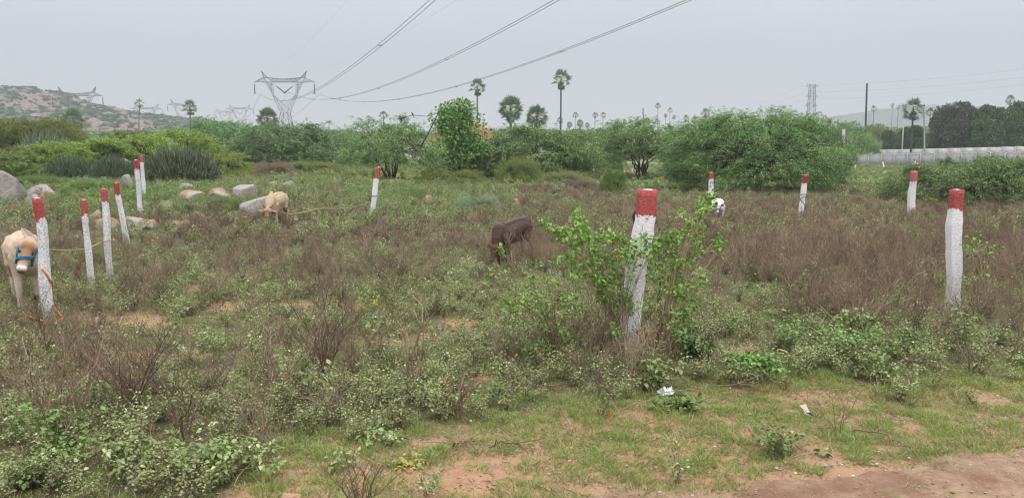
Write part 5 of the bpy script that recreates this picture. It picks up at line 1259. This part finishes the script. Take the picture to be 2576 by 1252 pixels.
def shrub(name, base, clusters, label, cat, leaf='lantana', stem='stem', ls=.05, sr=.006, n=22, crad=.075, group=None, extra=0, seed=1):
    b = np.array(base); r = np.random.default_rng(seed); gl = Geo(); gs_ = Geo()
    for c in clusters:
        c = np.array(c)-b; l = np.linalg.norm(c); t = np.linspace(0, 1, 8)[:, None]; st = np.array([r.normal()*.05, r.normal()*.05, 0]); out_ = c*np.array([1, 1, 0])
        p = st*(1-t)+c*t; p[:, :2] -= out_[:2]*(.18*np.sin(np.pi*t)); p[1:-1] += r.normal(size=(6, 3))*.012*l
        gs_.tube(p, np.linspace(sr, sr*.35, 8), 5)
        leafcluster(gl, r, c, crad*r.uniform(.8, 1.3), n, ls, 0)
        for _ in range(extra):
            f = r.uniform(.45, .97); q = p[int(f*7)]; a = r.random()*6.28; e2 = q+np.array([math.cos(a), math.sin(a), .5])*l*r.uniform(.06, .16); gs_.prisms([q], [e2], sr*.4, sr*.25, 4); leafcluster(gl, r, e2, crad*.6, max(4, n//3), ls*.85, 0)
    t = empty(name, base, label, cat, group); link('foliage', gl.mesh(name+'_leaves', [M[leaf]]), t); link('stems', gs_.mesh(name+'_stems', [M[stem]], True), t); return t
YF = P[8][1].y
def cl(lst, Y, dy=.35, seed=0):
    r = np.random.default_rng(seed); return [np.array(ray(px, py, Y+(r.random()-.5)*dy*2)) for px, py in lst]
shrub('lantana_shrub', G(1405, 905), cl([(1258, 628), (1240, 690), (1275, 735), (1300, 760), (1335, 690), (1330, 715), (1352, 745), (1285, 790), (1385, 705), (1410, 735), (1400, 660), (1340, 770), (1320, 745), (1365, 780),
      (1440, 700), (1300, 830), (1370, 835), (1260, 770), (1355, 660), (1425, 790), (1285, 870), (1330, 880), (1390, 870), (1440, 850), (1225, 715), (1450, 760)], YF-.55, .35, 2), 'leggy lantana shrub with bright green tufts left of the largest post', 'shrub', n=20, crad=.055, ls=.042, extra=3, seed=2, group='lantana shrubs')
shrub('lantana_shrub', G(1560, 895), cl([(1372, 562), (1395, 572), (1450, 545), (1462, 560), (1455, 575), (1475, 592), (1470, 605), (1490, 612), (1420, 600), (1440, 625), (1515, 600), (1540, 590), (1555, 600), (1500, 640), (1530, 640), (1565, 625),
      (1580, 640), (1605, 625), (1625, 635), (1640, 622), (1620, 600), (1550, 670), (1480, 660), (1500, 700), (1450, 660), (1430, 650), (1520, 740), (1470, 790), (1545, 830), (1435, 580), (1585, 610), (1410, 585)], YF-.35, .25, 3), 'tall lantana shrub wrapping the largest post on its left and front', 'shrub', n=30, crad=.07, ls=.05, extra=3, seed=3, group='lantana shrubs')
shrub('lantana_shrub', G(1665, 890), cl([(1782, 492), (1768, 505), (1755, 520), (1778, 520), (1760, 540), (1745, 555), (1742, 580), (1720, 590), (1700, 585), (1680, 592), (1665, 600), (1650, 610), (1700, 605), (1735, 600), (1760, 610), (1680, 640), (1710, 650),
      (1735, 655), (1700, 665), (1800, 600), (1812, 615), (1805, 635), (1690, 690), (1720, 720), (1760, 700), (1660, 650), (1745, 760), (1690, 800), (1790, 505), (1640, 640)], YF+.15, .3, 4), 'lantana shrub fanning out right of the largest post', 'shrub', n=30, crad=.07, ls=.05, extra=3, seed=4, group='lantana shrubs')
shrub('sapling', G(2480, 790), cl([(2448, 595), (2462, 600), (2475, 612), (2500, 625), (2430, 615), (2485, 640), (2470, 668), (2495, 700), (2445, 640), (2490, 725)], G(2480, 790).y, .2, 5), 'slender sapling with bright leaves right of the nearest right post', 'sapling', n=9, crad=.07, ls=.055, seed=5)
def bushlet(px, py, wpx, hpx, n, label, leaf='darkleaf', ls=.05, seed=0, name='leafy_weed', nper=18):
    b = G(px, py); r = np.random.default_rng(seed+px); s = b.y/F; c = [np.array(b)+np.array([r.normal()*wpx*s*.32, r.normal()*wpx*s*.25, hpx*s*r.uniform(.3, 1.0)]) for _ in range(n)]
    return shrub(name, b, c, label, 'weed', leaf, 'stem', ls, .004, nper, .05, 'leafy weeds', 1, seed+px)
bushlet(1745, 905, 90, 55, 16, 'dark green leafy weed right of the largest post foot')
bushlet(1900, 955, 120, 70, 22, 'broad leaved green weed before the red soil hollow', 'green', .055)
bushlet(2275, 882, 60, 55, 12, 'dark leafed weed clump below the nearest right post', 'darkleaf')
bushlet(2140, 870, 70, 95, 14, 'pale green weed standing above the scrub at right', 'sage', .055)
bushlet(2200, 960, 110, 60, 14, 'sage green weed at the grass edge, right side', 'sage', .045)
bushlet(1640, 985, 80, 80, 14, 'upright sage weed left of the plastic bag', 'sage', .05)
bushlet(170, 1145, 150, 45, 16, 'vivid green broad leafed weed in the lower left', 'green', .05)
bushlet(80, 1220, 160, 60, 26, 'pale grey green weed at the bottom left corner', 'sage', .034, nper=26)
bushlet(560, 1200, 220, 95, 34, 'large pale weed with folded leaves, lower left middle', 'sage', .034, nper=26)
bushlet(350, 1190, 200, 90, 30, 'pale weed with soft leaves between two larger ones, lower left', 'sage', .034, nper=26)
bushlet(960, 1110, 110, 28, 12, 'low heart leafed weed on the grass', 'sage', .04, nper=10)
bushlet(870, 1180, 60, 60, 8, 'small pale weed beside the bare foreground brush', 'sage', .038, nper=10)
bushlet(1020, 1180, 50, 22, 6, 'yellowish creeping weed on the grass', 'yellow', .035, nper=7)
bushlet(1960, 1140, 120, 45, 14, 'trailing pale weed on the grass at right', 'sage', .045, nper=10)
bushlet(940, 790, 60, 45, 8, 'yellowing weed above the bare patch', 'yellow', .04)
bushlet(1700, 1030, 100, 25, 10, 'low weed creeping below the plastic bag', 'green', .05)
bushlet(820, 1000, 120, 60, 16, 'weed clump in the brown thicket, lower middle', 'sage', .055)
def dead_bush(px, py, H, nst, label, spread=.5, thick=2.2, seed=0, nb=6, lb=.35):
    b = G(px, py); r = np.random.default_rng(seed+px); g = Geo(); S0, S1, A_, B_, P_ = branchy(r, nst, H, H*spread, nb, lb); g.prisms(S0, S1, A_*thick, B_*thick, 5)
    tag(link('dry_shrub', g.mesh('dry_shrub', [M['twig']]), None, b), label, 'dry shrub', 'bare dry shrubs')
dead_bush(905, 1290, .34, 9, 'bare brown shrub poking up at the bottom edge', .7, 1.0)
dead_bush(1150, 1052, .32, 6, 'small bare stump with upright stems on the grass', .35, 2.2)
dead_bush(690, 1015, .75, 11, 'tall bare shrub in the lower middle thicket', .5, 1.2)
dead_bush(820, 960, .85, 18, 'densest bare shrub of the middle thicket', .45, 1.1)
dead_bush(1040, 1000, .8, 4, 'thin forked bare shrub with long dark stem', .3, 2.0)
dead_bush(130, 1090, .75, 16, 'bare shrub in the lower left brown thicket', .6, 1.0)
dead_bush(330, 1060, .7, 18, 'bare shrub in the middle of the lower left thicket', .6, 1.0)
dead_bush(450, 1130, .6, 7, 'slim bare shrub right of the lower left thicket', .5, 1.2)
dead_bush(2440, 935, .5, 4, 'V shaped bare branches at the right grass edge', .8, 1.7, nb=4)
dead_bush(2150, 860, .9, 16, 'wide bare purple brown shrub in the right scrub', .8, 1.0)
dead_bush(2110, 1095, .30, 4, 'few bare twigs rising from the grass at right', .9, .8)
dead_bush(1640, 895, .42, 12, 'bare woody stems crowding the largest post foot', .6, 1.3)
dead_bush(1500, 920, .7, 10, 'bare brown stems left of the largest post foot', .6, 1.2)
dead_bush(1290, 690, .8, 8, 'bare pale twigs in front of the dark calf', .5, 1.3)
# fallen twigs
def fallen(px0, py0, px1, py1, rad, label, up=.06):
    a = G(px0, py0); b = G(px1, py1); r = np.random.default_rng(int(px0)); t = np.linspace(0, 1, 12)[:, None]; A_ = np.array(a); p = (np.array(b)-A_)*t; p[:, 2] += up*np.sin(np.pi*t[:, 0])+.02; p[1:-1] += r.normal(size=(10, 3))*.012
    g = Geo(); g.tube(p, np.linspace(rad, rad*.4, 12), 5)
    for _ in range(5):
        k = r.integers(3, 11); e2 = p[k]+np.array([r.normal()*.12, r.normal()*.1, abs(r.normal())*.08]); g.prisms([p[k]], [e2], rad*.5, rad*.2, 4)
    tag(link('fallen_twig', g.mesh('fallen_twig', [M['twig']]), None, a), label, 'twig', 'fallen twigs')
fallen(1560, 1040, 1960, 985, .0045, 'long dark twig lying right of the plastic bag', .12)
fallen(1140, 1130, 1200, 1140, .008, 'short dark twig on the grass, left')
fallen(1230, 1132, 1330, 1148, .006, 'thin dark twig on the grass below the lantana')
fallen(2140, 1090, 2330, 1165, .006, 'thin twig slanting toward the dirt track')
fallen(1440, 1100, 1370, 1040, .004, 'thin dark twig propped on the open grass', .12)
fallen(700, 1010, 900, 1050, .010, 'dark fallen stem under the middle thicket')
rope([G(915, 1146), G(935, 1160), G(960, 1168), G(985, 1168), G(1010, 1150)], .008, 'tan', 'curved pale stalk like a bit of cord on the grass', 30)['category'] = 'cord'

# ------------------------------------------------------------------ litter, butterfly, bird
def crumple(px, py, w, h, d, mat, label, name, cat, seed=0, mats=None):
    b = G(px, py); r = np.random.default_rng(seed); n = 16; g = Geo(); u = np.linspace(-1, 1, n); U, V_ = np.meshgrid(u, u, indexing='ij'); ht = (1-U**2)*(1-V_**2)
    nz = r.normal(size=(n, n)); Z = ht**.5*h*(.75+.25*nz)+.008; X = U*w/2*(1+.12*nz); Y_ = V_*d/2*(1+.12*r.normal(size=(n, n))); i, j = np.meshgrid(np.arange(n-1), np.arange(n-1), indexing='ij')
    f = np.stack([i*n+j, (i+1)*n+j, (i+1)*n+j+1, i*n+j+1], -1).reshape(-1, 4); g.add(np.stack([X, Y_, Z], -1).reshape(-1, 3), f)
    tag(link(name, g.mesh(name, [M[mat]]), None, b), label, cat, 'litter in the grass')
crumple(1675, 992, .15, .055, .10, 'plastic', 'crumpled white plastic bag on the grass edge', 'plastic_bag', 'plastic bag', 1)
crumple(986, 1119, .03, .015, .03, 'paper', 'tiny pale scrap on the left grass', 'paper_scrap', 'scrap', 2)
crumple(520, 1228, .045, .012, .03, 'bluepl', 'small bright blue plastic scrap at the bottom', 'plastic_scrap', 'scrap', 3)
crumple(1555, 1068, .02, .012, .02, 'orange', 'rusty orange leaf scrap below the butterfly', 'dry_leaf', 'leaf', 4)
b = G(2028, 1046); t = empty('snack_wrapper', b, 'torn pale pink wrapper with navy end, upright in the grass', 'wrapper', 'litter in the grass')
g = Geo(); V = np.array([[-.055, 0, .085], [-.005, .01, .095], [.03, 0, .03], [-.015, -.012, .025], [-.03, -.01, .06]]); g.add(V, [[0, 4, 1]]); g.Fs.append((np.array([[4, 3, 2, 1]]), 0)); link('wrapper_sheet', g.mesh('ws', [M['paper']]), t)
g = Geo(); g.add([[-.018, -.014, .028], [.03, -.002, .033], [.06, -.01, .005], [.035, -.012, .002]], [[0, 3, 2, 1]]); link('printed_end', g.mesh('pe', [M['navy']]), t)
g = Geo(); g.add([[-.028, -.014, .032], [-.01, -.014, .03], [.05, -.016, .0], [.02, -.016, .0]], [[0, 3, 2, 1]]); link('torn_edge', g.mesh('te', [M['white']]), t)
b = ray(1532, 1045, G(1532, 1058).y); t = empty('butterfly', b, 'orange butterfly with dark wing tips resting over the grass', 'butterfly')
g = Geo(); g.tube([(-.012, 0, .004), (0, 0, 0), (.012, 0, -.002)], [.0015, .003, .0015], 6); link('body', g.mesh('bb', [M['black']]), t)
for s in (-1, 1):
    g = Geo(); g.add([[-.004, s*.002, .002], [-.017, s*.012, .022], [.004, s*.014, .026], [.016, s*.012, .012], [.010, s*.006, -.012], [-.006, s*.005, -.014]], [[0, 1, 2, 3]]); g.Fs.append((np.array([[0, 3, 4, 5]]), 0)); w = link('wing', g.mesh('wing', [M['fly']]), t)
    g = Geo(); g.add([[-.017, s*.0125, .0225], [-.020, s*.013, .030], [.006, s*.015, .033], [.004, s*.0145, .0265]], [[0, 1, 2, 3]]); link('wing_tip', g.mesh('wt', [M['black']]), w)
    g = Geo(); g.add([[-.017, s*.0135, .029], [-.012, s*.0138, .031], [-.008, s*.0138, .029], [-.012, s*.0135, .027]], [[0, 1, 2, 3]]); link('wing_spot', g.mesh('wsp', [M['white']]), w)
b = ray(1038, 291, 48); t = empty('bird', b, 'small black bird perched on the highest mesquite twig', 'bird', None, 2.6)
g = Geo(); g.tube([(-.05, 0, .0), (-.02, 0, .05), (.02, 0, .12), (.05, 0, .18)], [.02, .045, .04, .03], 9); g.tube([(.05, 0, .18), (.07, 0, .20)], [.035, .025], 8); link('body', g.mesh('birdbody', [M['black']], True), t)
g = Geo(); g.prisms([(-.03, 0, .03)], [(-.14, 0, -.12)], .012, .02, 4); link('tail', g.mesh('btail', [M['black']]), t); g = Geo(); g.prisms([(.09, 0, .20)], [(.13, 0, .195)], .01, .002, 4); link('beak', g.mesh('bbeak', [M['black']]), t)
def twigarm(px0, y0, px1, y1, Y, label):
    a = ray(px0, y0, Y); b2_ = ray(px1, y1, Y); g = Geo(); r = np.random.default_rng(8); t = np.linspace(0, 1, 12)[:, None]; p = np.array(b2_-a)*t; p[:, 2] += .25*np.sin(np.pi*t[:, 0]); g.tube(p, np.linspace(.035, .012, 12), 5)
    return g, p
# the long upright branch the bird sits on belongs to the airy mesquite
air = next(o for o in C.objects if o.get('label', '').startswith('open airy'))
g, p = twigarm(1058, 370, 1100, 290, 48, ''); g2 = Geo(); g2.tube(np.array([ray(1058, 370, 48), ray(1078, 335, 48), ray(1100, 290, 48), ray(1108, 278, 48)]), [.05, .04, .03, .015], 6)
g2.tube(np.array([ray(1000, 300, 48), ray(1020, 295, 48), ray(1038, 290, 48), ray(1075, 293, 48), ray(1100, 284, 48)]), [.03, .022, .018, .016, .014], 5)
inv = Matrix.LocRotScale(air.location, air.rotation_euler, air.scale).inverted(); me = g2.mesh('long_branch', [M['bark']], True); me.transform(inv); link('long_branch', me, air)

# ------------------------------------------------------------------ field cover
CLEAR = [(p_[0], p_[1]-.12, .20+p_[2]*.6) for p_ in POSTS_XY[:1]+POSTS_XY[7:8]+POSTS_XY[11:12]]
DRYL = 'brown leafless scrub covering the field in waist high drifts'
emit('dry_scrub', int(area(4.5, 16)*26), 4.5, 16, 31, d_dry, pc_dry, 9, .40, .85, DRYL+', nearer part', 'scrub', CLEAR)
emit('dry_scrub', int(area(16, 45)*15), 16, 45, 32, d_dry, pc_dryf, 5, .35, .72, DRYL+', farther part', 'scrub')
emit('sage_weeds', int(area(4.2, 16)*50), 4.2, 16, 33, d_weed, pc_weed, 7, .28, .68, 'low pale sage green weeds between the dry stems, nearer part', 'weeds', CLEAR)
emit('sage_weeds', int(area(16, 45)*14), 16, 45, 34, d_weed, pc_weed, 7, .45, 1.0, 'low pale sage green weeds between the dry stems, farther part', 'weeds')
emit('green_weeds', int(area(4.2, 50)*9), 4.2, 50, 35, d_green, pc_green, 4, .5, 1.1, 'fresh green weeds in patches of the field', 'weeds', CLEAR)
emit('short_grass', int(area(4.0, 13)*700), 4.0, 13, 36, d_grass, pc_grass, 10, .40, .85, 'short green grass along the dirt track', 'grass', (), .1, .55)
emit('meadow_grass', int(area(28, 150)*1.8), 28, 150, 37, lambda u, v, x, y: sstep(26, 45, y)*(.4+.6*vnoise(x, y, .15, 41)), pc_mead, 6, .4, .9, 'yellow green meadow grass and low weeds toward the wall', 'grass')
# leaf litter, broken stems and tiny seedlings on the open ground
def litter(seed, mats, nl, nt):
    r = np.random.default_rng(seed); g = Geo(); P_ = np.concatenate([rv(r, nl, .07)[:, :2], np.full((nl, 1), .006)+r.random((nl, 1))*.01], 1); s_ = r.uniform(.5, 1.3, nl)
    d = rv(r, nl); d[:, 2] *= .2; g.leaves(P_, d, rv(r, nl, .3)+[0, 0, 1], .02*s_, .012*s_, 0)
    if nt:
        a = np.concatenate([rv(r, nt, .08)[:, :2], np.full((nt, 1), .006)], 1); b_ = a+rv(r, nt, .05)*[1, 1, .15]; g.prisms(a, b_, .0022, .0014, 3, 1)
    return g.mesh('litter%d' % seed, mats)
pc_l = proto_collection('litter', [litter(820, [M['brush'], M['twig']], 12, 6), litter(821, [M['twig'], M['twig']], 10, 9), litter(822, [M['thatch'], M['stem']], 10, 6), litter(823, [M['green'], M['stem']], 16, 1), litter(824, [M['sage'], M['twig']], 14, 4)])
emit('leaf_litter', int(area(4.2, 12)*60), 4.2, 12, 39, lambda u, v, x, y: .35+.6*vnoise(x, y, 2.0, 46), pc_l, 5, .7, 1.5, 'fallen leaves, broken stems and tiny seedlings on the soil', 'leaf litter', (), .04, .4)
# pebbles on the track
def peb(seed):
    r = np.random.default_rng(seed); g = Geo(); U, V_ = np.meshgrid(np.linspace(0, 6.283, 8, endpoint=False), np.linspace(-1.57, 1.57, 6), indexing='ij'); D = np.stack([np.cos(U)*np.cos(V_), np.sin(U)*np.cos(V_)*.8, np.sin(V_)*.55], -1)*(.01*(1+.25*r.random(U.shape)))[..., None]
    i, j = np.meshgrid(np.arange(8), np.arange(5), indexing='ij'); i2 = (i+1) % 8; g.add(D.reshape(-1, 3), np.stack([i*6+j, i2*6+j, i2*6+j+1, i*6+j+1], -1).reshape(-1, 4)); return g.mesh('pebble%d' % seed, [M['peb%d' % (seed % 2)]], True)
M['peb0'] = simple('pale pebble', (.42, .34, .29), (.34, .27, .23), 40); M['peb1'] = simple('brown pebble', (.28, .16, .11), (.22, .13, .09), 40)
pc_p = proto_collection('pebbles', [peb(800+i) for i in range(4)])
r = np.random.default_rng(90); n = 9000; x = r.uniform(-4, 7, n); y = r.uniform(3, 7.5, n); k = (y < road_edge_y(x)+.1) | (r.random(n) < .02); x, y = x[k], y[k]; n = len(x)
scatter('pebbles', np.stack([x, y, T(x, y)+.014], 1), np.stack([0*x, 0*x, r.random(n)*6], 1), r.random(n)**5*1.3+.2, r.integers(0, 4, n), pc_p, 'small pebbles and grit on the red dirt track', 'pebbles')

# ------------------------------------------------------------------ haze
def haze():
    g = Geo(); g.box((0, 1200, 99), (3300, 4200, 106)); m, n, o = newmat('haze')
    v = n.nodes.new('ShaderNodeVolumePrincipled'); v.inputs['Color'].default_value = (.60, .635, .70, 1); v.inputs['Density'].default_value = .00055; v.inputs['Anisotropy'].default_value = .2
    L(n, v.outputs[0], o.inputs['Volume']); x = link('haze', g.mesh('haze', [m])); x['kind'] = 'stuff'; x['label'] = 'thin grey blue haze over the whole plain'
haze()
